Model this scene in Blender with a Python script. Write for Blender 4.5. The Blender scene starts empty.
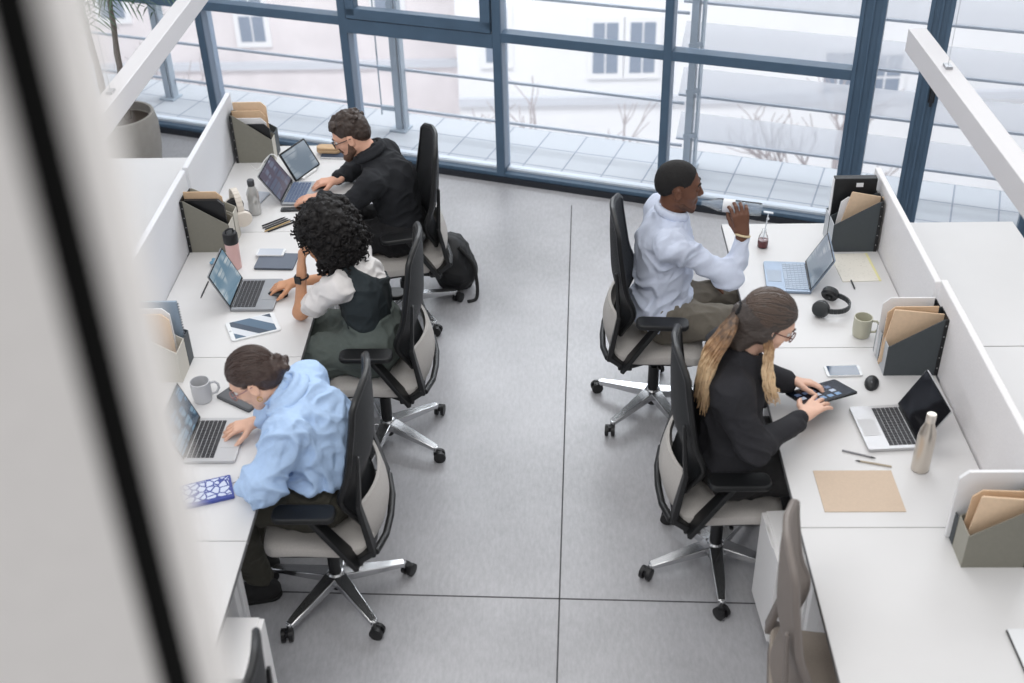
import bpy, math, random
import numpy as np
from mathutils import Vector, Matrix
random.seed(7)
RNG = np.random.default_rng(11)
sc = bpy.context.scene
COL = sc.collection
PI = math.pi

# ------------------------------------------------------------------ materials
def lin(c):
    c = c / 255.0
    return c / 12.92 if c <= 0.04045 else ((c + 0.055) / 1.055) ** 2.4
def rgb(r, g, b):
    return (lin(r), lin(g), lin(b), 1.0)
MATS = {}
def mat(name, col, rough=0.5, metal=0.0, noise=0.0, nscale=40.0, bump=0.0, bscale=200.0, stretch=(1, 1, 1), emit=None, spec=0.5, alpha=None, sheen=0.0, trans=0.0, coat=0.0):
    if name in MATS: return MATS[name]
    m = bpy.data.materials.new(name); m.use_nodes = True
    nt = m.node_tree; b = nt.nodes['Principled BSDF']
    c = rgb(*col)
    b.inputs['Base Color'].default_value = c
    b.inputs['Roughness'].default_value = rough
    b.inputs['Metallic'].default_value = metal
    b.inputs['Specular IOR Level'].default_value = spec
    if trans: b.inputs['Transmission Weight'].default_value = trans
    if coat: b.inputs['Coat Weight'].default_value = coat
    if sheen:
        b.inputs['Sheen Weight'].default_value = sheen
    if emit:
        b.inputs['Emission Color'].default_value = c
        b.inputs['Emission Strength'].default_value = emit
    if alpha is not None: b.inputs['Alpha'].default_value = alpha
    if noise or bump:
        tc = nt.nodes.new('ShaderNodeTexCoord'); mp = nt.nodes.new('ShaderNodeMapping')
        mp.inputs['Scale'].default_value = stretch
        nt.links.new(tc.outputs['Object'], mp.inputs['Vector'])
    if noise:
        n = nt.nodes.new('ShaderNodeTexNoise'); n.inputs['Scale'].default_value = nscale; n.inputs['Detail'].default_value = 5
        nt.links.new(mp.outputs['Vector'], n.inputs['Vector'])
        r = nt.nodes.new('ShaderNodeMapRange')
        r.inputs['From Min'].default_value = 0.3; r.inputs['From Max'].default_value = 0.7
        r.inputs['To Min'].default_value = 1 - noise; r.inputs['To Max'].default_value = 1 + noise
        nt.links.new(n.outputs['Fac'], r.inputs['Value'])
        mx = nt.nodes.new('ShaderNodeVectorMath'); mx.operation = 'SCALE'
        mx.inputs[0].default_value = c[:3]
        nt.links.new(r.outputs['Result'], mx.inputs['Scale'])
        nt.links.new(mx.outputs['Vector'], b.inputs['Base Color'])
    if bump:
        n2 = nt.nodes.new('ShaderNodeTexNoise'); n2.inputs['Scale'].default_value = bscale; n2.inputs['Detail'].default_value = 3
        nt.links.new(mp.outputs['Vector'], n2.inputs['Vector'])
        bp = nt.nodes.new('ShaderNodeBump'); bp.inputs['Strength'].default_value = bump; bp.inputs['Distance'].default_value = 0.004
        nt.links.new(n2.outputs['Fac'], bp.inputs['Height'])
        nt.links.new(bp.outputs['Normal'], b.inputs['Normal'])
    MATS[name] = m
    return m

# ------------------------------------------------------------------ mesh collecting
def rot(ax, ay, az):
    return Matrix.Rotation(az, 4, 'Z') @ Matrix.Rotation(ay, 4, 'Y') @ Matrix.Rotation(ax, 4, 'X')
class MB:
    def __init__(self, T=None):
        self.v = []; self.f = []; self.T = T or Matrix.Identity(4)
    def add(self, vs, fs, T=None):
        o = len(self.v); M = self.T @ T if T else self.T
        self.v += [tuple(M @ Vector(p)) for p in vs]
        self.f += [tuple(i + o for i in q) for q in fs]
        return self
    def box(self, c, s, r=(0, 0, 0), T=None, taper=1.0):
        x, y, z = s[0] / 2, s[1] / 2, s[2] / 2
        vs = [(-x, -y, -z), (x, -y, -z), (x, y, -z), (-x, y, -z)] + [(a * taper, b * taper, z) for a, b in ((-x, -y), (x, -y), (x, y), (-x, y))]
        fs = [(0, 3, 2, 1), (4, 5, 6, 7), (0, 1, 5, 4), (1, 2, 6, 5), (2, 3, 7, 6), (3, 0, 4, 7)]
        M = Matrix.Translation(c) @ rot(*r)
        return self.add(vs, fs, T @ M if T else M)
    def bar(self, a, b, w, h, up=(0, 0, 1), w2=None, h2=None):
        a = Vector(a); b = Vector(b); d = (b - a).normalized(); s = d.cross(Vector(up))
        s = s.normalized() if s.length > 1e-6 else Vector((1, 0, 0)); u = s.cross(d)
        w2 = w2 or w; h2 = h2 or h
        vs = []
        for p, ww, hh in ((a, w, h), (b, w2, h2)):
            for i, j in ((-1, -1), (1, -1), (1, 1), (-1, 1)):
                vs.append(p + s * (i * ww / 2) + u * (j * hh / 2))
        return self.add(vs, [(0, 1, 2, 3), (7, 6, 5, 4), (0, 4, 5, 1), (1, 5, 6, 2), (2, 6, 7, 3), (3, 7, 4, 0)])
    def prism(self, poly, t, T=None):     # poly in xy, thickness along z centred
        n = len(poly)
        vs = [(x, y, -t / 2) for x, y in poly] + [(x, y, t / 2) for x, y in poly]
        fs = [tuple(range(n - 1, -1, -1)), tuple(range(n, 2 * n))] + [(i, (i + 1) % n, n + (i + 1) % n, n + i) for i in range(n)]
        return self.add(vs, fs, T)
    def lathe(self, prof, n=24, T=None, caps=True):
        vs = []; fs = []
        for r, z in prof:
            for i in range(n):
                a = 2 * PI * i / n; vs.append((r * math.cos(a), r * math.sin(a), z))
        for k in range(len(prof) - 1):
            for i in range(n):
                j = (i + 1) % n; fs.append((k * n + i, k * n + j, (k + 1) * n + j, (k + 1) * n + i))
        if caps:
            fs.append(tuple(range(n - 1, -1, -1))); fs.append(tuple((len(prof) - 1) * n + i for i in range(n)))
        return self.add(vs, fs, T)
    def cyl(self, a, b, r, r2=None, n=16):
        return self.tube([a, b], [r, r2 if r2 is not None else r], n)
    def tube(self, pts, r, n=8, flat=None):
        pts = [Vector(p) for p in pts]; m = len(pts)
        rs = r if isinstance(r, (list, tuple)) else [r] * m
        vs = []; fs = []; s = None
        for i, p in enumerate(pts):
            d = (pts[min(i + 1, m - 1)] - pts[max(i - 1, 0)])
            d = d.normalized() if d.length > 1e-9 else Vector((0, 0, 1))
            if s is None:
                s = d.orthogonal().normalized() if not flat else (Vector(flat) - d * d.dot(Vector(flat))).normalized()
            else:
                s = s - d * d.dot(s)
                s = s.normalized() if s.length > 1e-6 else d.orthogonal().normalized()
            u = d.cross(s)
            for k in range(n):
                a = 2 * PI * k / n
                vs.append(p + s * (math.cos(a) * rs[i]) + u * (math.sin(a) * rs[i]))
        for i in range(m - 1):
            for k in range(n):
                j = (k + 1) % n; fs.append((i * n + k, i * n + j, (i + 1) * n + j, (i + 1) * n + k))
        fs.append(tuple(range(n - 1, -1, -1))); fs.append(tuple((m - 1) * n + k for k in range(n)))
        return self.add(vs, fs)
    def ball(self, c, r, n=12, T=None):
        r = (r, r, r) if not isinstance(r, (tuple, list)) else r
        prof = [(max(math.sin(PI * i / n), 1e-4), -math.cos(PI * i / n)) for i in range(n + 1)]
        M = Matrix.Translation(c) @ Matrix.Diagonal((r[0], r[1], r[2], 1))
        return self.lathe(prof, 2 * n, T @ M if T else M)
    def sheet(self, grid, t, off):          # grid[i][j] points, closed thick sheet; off(i,j)->normal
        ni = len(grid); nj = len(grid[0]); vs = []
        for sgn in (0.5, -0.5):
            for i in range(ni):
                for j in range(nj):
                    vs.append(Vector(grid[i][j]) + Vector(off(i, j)) * (sgn * t))
        fs = []; o = ni * nj
        for i in range(ni - 1):
            for j in range(nj - 1):
                a, b, c, d = i * nj + j, i * nj + j + 1, (i + 1) * nj + j + 1, (i + 1) * nj + j
                fs.append((a, b, c, d)); fs.append((o + d, o + c, o + b, o + a))
        ring = [j for j in range(nj)] + [i * nj + nj - 1 for i in range(1, ni)] + [(ni - 1) * nj + j for j in range(nj - 2, -1, -1)] + [i * nj for i in range(ni - 2, 0, -1)]
        for q in range(len(ring)):
            a, b = ring[q], ring[(q + 1) % len(ring)]
            fs.append((b, a, o + a, o + b))
        return self.add(vs, fs)
    def build(self, name, m, parent=None, smooth=False, bevel=0.0, sub=0):
        me = bpy.data.meshes.new(name); me.from_pydata(self.v, [], self.f); me.validate(); me.update()
        o = bpy.data.objects.new(name, me); COL.objects.link(o)
        me.materials.append(m)
        import bmesh
        bm = bmesh.new(); bm.from_mesh(me); bmesh.ops.recalc_face_normals(bm, faces=bm.faces); bm.to_mesh(me); bm.free()
        if bevel:
            bv = o.modifiers.new('Bevel', 'BEVEL'); bv.width = bevel; bv.segments = 2; bv.limit_method = 'ANGLE'
        if sub:
            s = o.modifiers.new('Sub', 'SUBSURF'); s.levels = sub; s.render_levels = sub
        if smooth: smooth_angle(me, 40)
        if parent: o.parent = parent
        return o
def smooth_angle(me, deg):
    me.polygons.foreach_set('use_smooth', [True] * len(me.polygons))
    try: me.set_sharp_from_angle(angle=math.radians(deg))
    except Exception: pass
def tag(o, label=None, cat=None, group=None, kind=None):
    if label: o['label'] = label
    if cat: o['category'] = cat
    if group: o['group'] = group
    if kind: o['kind'] = kind
    return o
def thing(name, label, cat, loc=(0, 0, 0), rz=0.0, group=None):
    o = bpy.data.objects.new(name, None); COL.objects.link(o)
    o.empty_display_size = 0.1
    o.location = loc; o.rotation_euler = (0, 0, rz)
    return tag(o, label, cat, group)
def struct(o):
    o['kind'] = 'structure'; return o
def kids(o):
    return [c for c in bpy.data.objects if c.parent is o]
KIDS = {}
def dup(root, loc, rz, label, group=None):
    c = root.copy(); COL.objects.link(c); c.location = loc; c.rotation_euler = (0, 0, rz); c['label'] = label
    if group: c['group'] = group
    for ch in kids(root):
        d = ch.copy(); COL.objects.link(d); d.parent = c
        for g in kids(ch):
            e = g.copy(); COL.objects.link(e); e.parent = d
    return c

# ------------------------------------------------------------------ signed-distance sculpting
def V(*a): return np.array(a, float)
def nrm(v): v = np.asarray(v, float); return v / np.linalg.norm(v)
def lerp(a, b, t): return np.asarray(a, float) * (1 - t) + np.asarray(b, float) * t
def frame(fwd, up):                          # columns: forward, left, up
    f = nrm(fwd); l = nrm(np.cross(up, f)); u = np.cross(f, l)
    return np.stack([f, l, u], 1)
class SDF:
    def __init__(self): self.p = []
    def cap(self, a, b, ra, rb=None, k=0.02, flat=None, op='u'):
        a = np.asarray(a, float); b = np.asarray(b, float); rb = ra if rb is None else rb
        r = max(ra, rb)
        n, fl = (nrm(flat[0]), flat[1]) if flat else (None, 1)
        def fn(X, Y, Z):
            px, py, pz = X - a[0], Y - a[1], Z - a[2]
            ba = b - a
            if n is not None:
                q = px * n[0] + py * n[1] + pz * n[2]
                px = px + n[0] * (fl - 1) * q; py = py + n[1] * (fl - 1) * q; pz = pz + n[2] * (fl - 1) * q
                ba = ba + n * (fl - 1) * ba.dot(n)
            L = max(ba.dot(ba), 1e-9)
            t = np.clip((px * ba[0] + py * ba[1] + pz * ba[2]) / L, 0, 1)
            d = np.sqrt((px - t * ba[0]) ** 2 + (py - t * ba[1]) ** 2 + (pz - t * ba[2]) ** 2) - (ra + (rb - ra) * t)
            return d / (fl ** 0.5 if fl > 1 else 1)
        self.p.append((op, k, fn, np.minimum(a, b) - r, np.maximum(a, b) + r)); return self
    def path(self, pts, rs, k=0.02, flat=None):
        for i in range(len(pts) - 1): self.cap(pts[i], pts[i + 1], rs[i], rs[i + 1], k, flat)
        return self
    def ell(self, c, r, R=None, k=0.02, op='u'):
        c = np.asarray(c, float); r = np.asarray(r, float); R = np.eye(3) if R is None else R
        def fn(X, Y, Z):
            x, y, z = X - c[0], Y - c[1], Z - c[2]
            q = [(R[0, i] * x + R[1, i] * y + R[2, i] * z) for i in range(3)]
            k0 = np.sqrt((q[0] / r[0]) ** 2 + (q[1] / r[1]) ** 2 + (q[2] / r[2]) ** 2)
            k1 = np.sqrt((q[0] / r[0] ** 2) ** 2 + (q[1] / r[1] ** 2) ** 2 + (q[2] / r[2] ** 2) ** 2)
            return k0 * (k0 - 1) / np.maximum(k1, 1e-6)
        ext = np.sqrt((R ** 2 @ (r ** 2)))
        self.p.append((op, k, fn, c - ext, c + ext)); return self
    def box(self, c, h, R=None, rnd=0.01, k=0.01, op='u'):
        c = np.asarray(c, float); h = np.asarray(h, float) - rnd; R = np.eye(3) if R is None else R
        def fn(X, Y, Z):
            x, y, z = X - c[0], Y - c[1], Z - c[2]
            q = [np.abs(R[0, i] * x + R[1, i] * y + R[2, i] * z) - h[i] for i in range(3)]
            o = np.sqrt(np.maximum(q[0], 0) ** 2 + np.maximum(q[1], 0) ** 2 + np.maximum(q[2], 0) ** 2)
            return o + np.minimum(np.maximum(np.maximum(q[0], q[1]), q[2]), 0) - rnd
        ext = np.abs(R) @ (h + rnd)
        self.p.append((op, k, fn, c - ext, c + ext)); return self
    def cut(self, pt, n, k=0.004):            # keep the side the normal points away from
        pt = np.asarray(pt, float); n = nrm(n)
        def fn(X, Y, Z): return (X - pt[0]) * n[0] + (Y - pt[1]) * n[1] + (Z - pt[2]) * n[2]
        self.p.append(('i', k, fn, None, None)); return self
    def mesh(self, h):
        add = [q for q in self.p if q[0] == 'u']
        lo = np.min([q[3] for q in add], 0) - 4 * h - 0.02; hi = np.max([q[4] for q in add], 0) + 4 * h + 0.02
        n = np.ceil((hi - lo) / h).astype(int) + 1
        ax = [(lo[i] + h * np.arange(n[i])).astype(np.float32) for i in range(3)]
        D = np.full(n, 0.5, np.float32)
        for op, k, fn, a, b in self.p:
            if a is None: sl = [slice(0, n[i]) for i in range(3)]
            else:
                m = k + 3 * h + 0.01
                i0 = np.clip(np.floor((a - m - lo) / h).astype(int), 0, n); i1 = np.clip(np.ceil((b + m - lo) / h).astype(int) + 1, 0, n)
                sl = [slice(i0[i], i1[i]) for i in range(3)]
            X, Y, Z = np.ix_(ax[0][sl[0]], ax[1][sl[1]], ax[2][sl[2]])
            d = fn(X, Y, Z).astype(np.float32); s = tuple(sl); e = D[s]
            if op == 'u':
                q = np.maximum(k - np.abs(e - d), 0) / k; D[s] = np.minimum(e, d) - q * q * k * 0.25
            else:
                if op == 's': d = -d
                q = np.maximum(k - np.abs(e - d), 0) / k; D[s] = np.maximum(e, d) + q * q * k * 0.25
        return nets(D, lo, h)
def nets(D, lo, h):
    S = D < 0
    c = [S[i:S.shape[0] - 1 + i, j:S.shape[1] - 1 + j, k:S.shape[2] - 1 + k] for i in (0, 1) for j in (0, 1) for k in (0, 1)]
    cnt = sum(x.astype(np.int8) for x in c)
    act = np.argwhere((cnt > 0) & (cnt < 8))
    idx = np.full(cnt.shape, -1, np.int32); idx[tuple(act.T)] = np.arange(len(act))
    acc = np.zeros((len(act), 3)); num = np.zeros(len(act))
    offs = [(i, j, k) for i in (0, 1) for j in (0, 1) for k in (0, 1)]
    for a in offs:
        for d in range(3):
            if a[d]: continue
            b = list(a); b[d] = 1
            pa = act + a; pb = act + b
            va = D[tuple(pa.T)]; vb = D[tuple(pb.T)]
            m = (va < 0) != (vb < 0)
            t = va[m] / (va[m] - vb[m])
            p = pa[m].astype(float); p[:, d] += t
            acc[m] += p; num[m] += 1
    vs = lo + h * (acc / num[:, None])
    fs = []
    for d in range(3):
        e, g = (d + 1) % 3, (d + 2) % 3
        sa = [slice(None)] * 3; sb = [slice(None)] * 3
        sa[d] = slice(0, -1); sb[d] = slice(1, None)
        A = S[tuple(sa)]; B = S[tuple(sb)]
        w = np.argwhere(A != B)
        w = w[(w[:, e] > 0) & (w[:, g] > 0) & (w[:, e] < S.shape[e] - 1) & (w[:, g] < S.shape[g] - 1)]
        q = []
        for de, dg in ((-1, -1), (0, -1), (0, 0), (-1, 0)):
            p = w.copy(); p[:, e] += de; p[:, g] += dg; q.append(idx[tuple(p.T)])
        q = np.stack(q, 1); ins = A[tuple(w.T)]
        q[~ins] = q[~ins][:, ::-1]
        fs.append(q)
    return vs, np.concatenate(fs)
_lat = RNG.random((32, 32, 32)).astype(np.float32)
def vnoise(p, s):
    q = p * s + 100.0; i = np.floor(q).astype(int); f = q - i; f = f * f * (3 - 2 * f); r = 0
    for a in (0, 1):
        for b in (0, 1):
            for c in (0, 1):
                w = (f[:, 0] if a else 1 - f[:, 0]) * (f[:, 1] if b else 1 - f[:, 1]) * (f[:, 2] if c else 1 - f[:, 2])
                r = r + w * _lat[(i[:, 0] + a) % 32, (i[:, 1] + b) % 32, (i[:, 2] + c) % 32]
    return r - 0.5
def vnormals(vs, fs):
    a = vs[fs[:, 2]] - vs[fs[:, 0]]; b = vs[fs[:, 3]] - vs[fs[:, 1]]
    n = np.cross(a, b); N = np.zeros_like(vs)
    for k in range(4): np.add.at(N, fs[:, k], n)
    return N / np.maximum(np.linalg.norm(N, axis=1), 1e-9)[:, None]
def relax(vs, fs, it):
    for _ in range(it):
        s = np.zeros_like(vs); c = np.zeros(len(vs))
        for k in range(4):
            for j in (1, 3):
                np.add.at(s, fs[:, k], vs[fs[:, (k + j) % 4]]); np.add.at(c, fs[:, k], 1)
        vs = vs * 0.5 + 0.5 * s / np.maximum(c, 1)[:, None]
    return vs
def folds(vs, N, amp, s=14.0, warp=0.5, along=None):     # cloth creases: ridged, domain-warped noise, stretched along the folds
    w = np.stack([vnoise(vs + 3.1 * i, s * 0.5) for i in range(3)], 1) * warp / s * 3
    p = vs + w
    if along is not None:
        d = nrm(along); p = p - d[None, :] * (p @ d)[:, None] * 0.68
    a = np.clip(1 - np.abs(vnoise(p, s) * 4.2), -.2, 1); b = np.clip(1 - np.abs(vnoise(p + 7.0, s * 1.8) * 4.0), -.2, 1)
    big = vnoise(vs, s * .45) * 1.4
    return vs + N * ((a ** 1 * 0.8 + b * 0.4 - 0.45 + big * .6) * amp)[:, None]
def sculpt(name, S, m, parent, h=0.005, it=1, fold=0.0, fs=14.0, rough=0.0, rs=60.0, stretch=(1, 1, 1), along=None):
    vs, fc = S.mesh(h)
    if it: vs = relax(vs, fc, it)
    if fold or rough:
        N = vnormals(vs, fc)
        if fold: vs = folds(vs, N, fold, fs, along=along)
        if rough: vs = vs + N * (vnoise(vs * np.array(stretch), rs) * rough + vnoise(vs * np.array(stretch), rs * 2.3) * rough * .5)[:, None]
    me = bpy.data.meshes.new(name)
    me.vertices.add(len(vs)); me.vertices.foreach_set('co', vs.astype(np.float32).ravel())
    me.loops.add(fc.size); me.loops.foreach_set('vertex_index', fc.astype(np.int32).ravel())
    me.polygons.add(len(fc)); me.polygons.foreach_set('loop_start', np.arange(0, fc.size, 4, dtype=np.int32))
    me.update(calc_edges=True); me.validate()
    me.polygons.foreach_set('use_smooth', [True] * len(me.polygons))
    o = bpy.data.objects.new(name, me); COL.objects.link(o); me.materials.append(m)
    if parent: o.parent = parent; o.matrix_parent_inverse = Matrix.Translation(-Vector(parent.location))
    return o
# ------------------------------------------------------------------ camera
CAM_H = 3.8
F_PX = 1168.0
Xc = Vector((0.999427, 0.022634, -0.025)); Yc = Vector((-0.007, -0.565, -0.825)); Zc = Vector((-0.033, 0.825, -0.565))
def orth():
    vy = Vector((33, -800.5, F_PX)).normalized(); vz = Vector((51, 1706.5, F_PX)).normalized()
    vz = (vz - vy * vy.dot(vz)).normalized(); Z = -vz; Y = vy; X = Y.cross(Z)
    return X, Y, Z            # world axes in camera (right, down, forward) coordinates
WX, WY, WZ = orth()
cam_d = bpy.data.cameras.new('camera'); cam = bpy.data.objects.new('camera', cam_d); COL.objects.link(cam)
right = Vector((WX[0], WY[0], WZ[0])); down = Vector((WX[1], WY[1], WZ[1])); fwd = Vector((WX[2], WY[2], WZ[2]))
M3 = Matrix((right, -down, -fwd)).transposed()
cam.matrix_world = Matrix.Translation((0, 0, CAM_H)) @ M3.to_4x4()
cam_d.sensor_width = 36.0; cam_d.lens = F_PX / 1024 * 36.0
cam_d.clip_start = 0.05; cam_d.clip_end = 200
cam_d.dof.use_dof = True; cam_d.dof.focus_distance = 5.9; cam_d.dof.aperture_fstop = 1.9
sc.camera = cam

# ------------------------------------------------------------------ world and lamps
w = bpy.data.worlds.new('world'); sc.world = w; w.use_nodes = True
wt = w.node_tree; bg = wt.nodes['Background']
tcw = wt.nodes.new('ShaderNodeTexCoord'); sep = wt.nodes.new('ShaderNodeSeparateXYZ')
wt.links.new(tcw.outputs['Generated'], sep.inputs['Vector'])
rmp = wt.nodes.new('ShaderNodeValToRGB')
rmp.color_ramp.elements[0].position = 0.45; rmp.color_ramp.elements[0].color = (0.77, 0.77, 0.79, 1)
rmp.color_ramp.elements[1].position = 0.7; rmp.color_ramp.elements[1].color = (0.97, 0.975, 0.99, 1)
mr = wt.nodes.new('ShaderNodeMapRange'); mr.inputs['From Min'].default_value = -1
wt.links.new(sep.outputs['Z'], mr.inputs['Value']); wt.links.new(mr.outputs['Result'], rmp.inputs['Fac'])
wt.links.new(rmp.outputs['Color'], bg.inputs['Color']); bg.inputs['Strength'].default_value = 0.72
def area(name, loc, rotv, sx, sy, e, col=(1, 1, 1)):
    l = bpy.data.lights.new(name, 'AREA'); l.shape = 'RECTANGLE'; l.size = sx; l.size_y = sy; l.energy = e; l.color = col
    o = bpy.data.objects.new(name, l); COL.objects.link(o); o.location = loc; o.rotation_euler = rotv; return o
area('fill_rear', (-1.0, 1.2, 5.6), (math.radians(28), 0, 0), 4.0, 1.6, 105, (1, 0.985, 0.96))  # added fill, brightens surfaces that face the camera
area('fill_overhead', (-0.3, 6.2, 5.4), (0, 0, 0), 4.0, 2.6, 62, (1, 0.985, 0.96))  # added overhead fill for the room and the floor by the glass
wl_ang = -math.atan(0.347)
area('daylight', (1.6, 10.6, 4.8), (math.radians(-68), 0, wl_ang), 9.0, 3.0, 600, (0.97, 0.985, 1))
area('street_fill', (-1, 10.5, 9.0), (math.radians(62), 0, 0), 16.0, 5.0, 2300, (1, 0.99, 0.98))  # added panel aimed at the houses opposite to whiten them
sc.view_settings.view_transform = 'Standard'; sc.view_settings.look = 'None'
sc.view_settings.exposure = -0.06; sc.view_settings.gamma = 1.0; sc.view_settings.use_curve_mapping = False
sc.cycles.use_denoising = True
sc.cycles.max_bounces = 8; sc.cycles.transparent_max_bounces = 16
sc.cycles.sample_clamp_indirect = 4.0

# ------------------------------------------------------------------ floor with joints
def floor_mat():
    m = bpy.data.materials.new('concrete_floor'); m.use_nodes = True; nt = m.node_tree; b = nt.nodes['Principled BSDF']
    tc = nt.nodes.new('ShaderNodeTexCoord')
    n1 = nt.nodes.new('ShaderNodeTexNoise'); n1.inputs['Scale'].default_value = 1.3; n1.inputs['Detail'].default_value = 6
    n2 = nt.nodes.new('ShaderNodeTexNoise'); n2.inputs['Scale'].default_value = 26; n2.inputs['Detail'].default_value = 8; n2.inputs['Roughness'].default_value = .7
    mp = nt.nodes.new('ShaderNodeMapping'); mp.inputs['Scale'].default_value = (2.2, 0.7, 1)
    nt.links.new(tc.outputs['Object'], mp.inputs['Vector']); nt.links.new(mp.outputs['Vector'], n2.inputs['Vector'])
    nt.links.new(tc.outputs['Object'], n1.inputs['Vector'])
    a = nt.nodes.new('ShaderNodeMath'); a.operation = 'MULTIPLY_ADD'; a.inputs[1].default_value = 0.55
    nt.links.new(n1.outputs['Fac'], a.inputs[0])
    s = nt.nodes.new('ShaderNodeMath'); s.operation = 'MULTIPLY'; s.inputs[1].default_value = 0.45
    nt.links.new(n2.outputs['Fac'], s.inputs[0]); nt.links.new(s.outputs['Value'], a.inputs[2])
    cr = nt.nodes.new('ShaderNodeValToRGB')
    cr.color_ramp.elements[0].position = 0.25; cr.color_ramp.elements[0].color = rgb(142, 142, 145)
    cr.color_ramp.elements[1].position = 0.72; cr.color_ramp.elements[1].color = rgb(194, 194, 198)
    nt.links.new(a.outputs['Value'], cr.inputs['Fac']); nt.links.new(cr.outputs['Color'], b.inputs['Base Color'])
    b.inputs['Roughness'].default_value = 0.34; b.inputs['Specular IOR Level'].default_value = 0.6
    return m
FLOORM = floor_mat()
fl = MB()
fl.prism([(-4.1, -1.6), (4.2, -1.6), (4.2, 7.495 - 4.2 * .347 + .1), (-4.1, 7.495 + 4.1 * .347 + .1)], .1, Matrix.Translation((0, 0, -.05)))
struct(fl.build('floor', FLOORM))
jm = mat('joint_grey', (84, 84, 86), 0.8)
ga = math.radians(-1.9)
jt = MB()
def jline(x, y, l, along_y, wd=0.007):
    M = Matrix.Translation((0.03, 3.565, 0.0006)) @ Matrix.Rotation(ga, 4, 'Z') @ Matrix.Translation((x, y, 0))
    jt.box((0, 0, 0), ((wd, l, 0.0012) if along_y else (l, wd, 0.0012)), T=M)
for x in (-3.1, 0.0, 3.1): jline(x, 1.0, 5.3 if x else 5.3, True)
for y in (-3.1, 0.0): jline(0, y, 7.0, False)
struct(jt.build('trim_1', jm))

# ------------------------------------------------------------------ facade: posts, transoms, panes
TH = -math.atan(0.347)
FW = Matrix.Translation((0, 7.495, 0)) @ Matrix.Rotation(TH, 4, 'Z')     # x along the glass, y outward
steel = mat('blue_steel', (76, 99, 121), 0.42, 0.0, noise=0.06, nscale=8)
side_pale = mat('post_side_pale', (138, 154, 174), .4)
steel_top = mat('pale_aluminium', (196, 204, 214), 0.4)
def glass_mat(name, tint, refl, dens):
    m = bpy.data.materials.new(name); m.use_nodes = True; nt = m.node_tree
    for n in list(nt.nodes):
        if n.type != 'OUTPUT_MATERIAL': nt.nodes.remove(n)
    out = nt.nodes['Material Output']
    t = nt.nodes.new('ShaderNodeBsdfTransparent'); t.inputs['Color'].default_value = tint
    g = nt.nodes.new('ShaderNodeBsdfGlossy'); g.inputs['Roughness'].default_value = 0.02
    d = nt.nodes.new('ShaderNodeBsdfTranslucent'); d.inputs['Color'].default_value = (0.95, 0.96, 0.98, 1)
    lw = nt.nodes.new('ShaderNodeFresnel'); lw.inputs['IOR'].default_value = refl
    m1 = nt.nodes.new('ShaderNodeMixShader'); m1.inputs[0].default_value = dens
    nt.links.new(t.outputs[0], m1.inputs[1]); nt.links.new(d.outputs[0], m1.inputs[2])
    m2 = nt.nodes.new('ShaderNodeMixShader'); nt.links.new(lw.outputs[0], m2.inputs[0])
    nt.links.new(m1.outputs[0], m2.inputs[1]); nt.links.new(g.outputs[0], m2.inputs[2])
    nt.links.new(m2.outputs[0], out.inputs['Surface'])
    return m
pane = glass_mat('window_glass', (0.97, 0.985, 1.0, 1), 1.25, 0.03)
posts = [(-4.25, .055, .14), (-2.715, .055, .14), (-1.515, .06, .13), (-0.36, .058, .12), (0.81, .052, .10), (2.03, .145, .10), (2.41, .135, .10), (3.15, .135, .10)]
for i, (s, wd, dp) in enumerate(posts):
    b = MB(FW); b.box((s, dp / 2 - .03, 1.7), (wd, dp, 3.4))
    if wd > .1:
        b.box((s, -.036, 1.7), (.012, .014, 3.4)); b.box((s - wd / 2 + .012, -.036, 1.7), (.024, .012, 3.4)); b.box((s + wd / 2 - .012, -.036, 1.7), (.024, .012, 3.4))
    po = struct(b.build('trim_%d' % (i + 2), steel))
    if wd < .1: MB(FW).box((s + wd / 2 + .002, dp / 2 - .026, 1.75), (.004, dp - .016, 3.28)).build('pale_side', side_pale, po)  # paler face laid on one side of the slim posts
# windows between the posts: frame + pane, one object each
edges = [(p[0] + p[1] / 2, q[0] - q[1] / 2) for p, q in zip(posts, posts[1:])]
for i, (a, c) in enumerate(edges):
    fr = MB(FW); L = c - a; m0 = (a + c) / 2
    fr.box((m0, .0, .035), (L, .055, .07))
    if i in (0, 1, 3, 4): fr.box((m0, .02, 1.07), (L, .10, .065))
    if i == 2:
        fr.box((m0, .02, 1.04), (L, .11, .10))
        for zz in (1.135, 2.2): fr.box((m0, -.01, zz), (L - .02, .07, .075))
        for xx in (a + .045, c - .045): fr.box((xx, -.01, 1.67), (.07, .07, 1.1))
    fr.box((m0, .02, 2.45), (L, .10, .065)); fr.box((m0, .02, 3.36), (L, .10, .08))
    o = struct(fr.build('window_%d' % (i + 1), steel, bevel=.003))
    MB(FW).box((m0, .045, 1.7), (L, .012, 3.3)).build('pane', pane, o)
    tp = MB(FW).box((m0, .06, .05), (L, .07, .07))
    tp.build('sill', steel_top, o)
b = MB(FW); b.box((-.5, -.02, .022), (7.6, .05, .044)); struct(b.build('baseboard_facade', mat('black_track', (34, 38, 46), .5)))
# small black latch on the second double post
hd = thing('door_latch', 'small dark latch fixed on the double window post behind the right lamp', 'latch', FW @ Vector((2.44, -.05, 1.02)), TH)
MB().box((0, 0.006, 0), (.035, .014, .12)).build('plate', mat('black_plastic', (26, 27, 30), .45), hd, bevel=.003)
MB().bar((0, -.03, .03), (0, -.03, -.07), .018, .018).box((0, -.015, .03), (.018, .03, .018)).build('lever', mat('dark_metal', (70, 74, 80), .35, .8), hd, bevel=.002)

# left wall next to the palm, and the blurred near wall edge beside the camera
wallm = mat('white_wall', (226, 230, 236), .85, noise=.015, nscale=3, bump=.05, bscale=120)
b = MB(); b.box((-4.0, 5.0, 1.9), (.2, 8.2, 3.8)); struct(b.build('wall_left', wallm))
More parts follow.
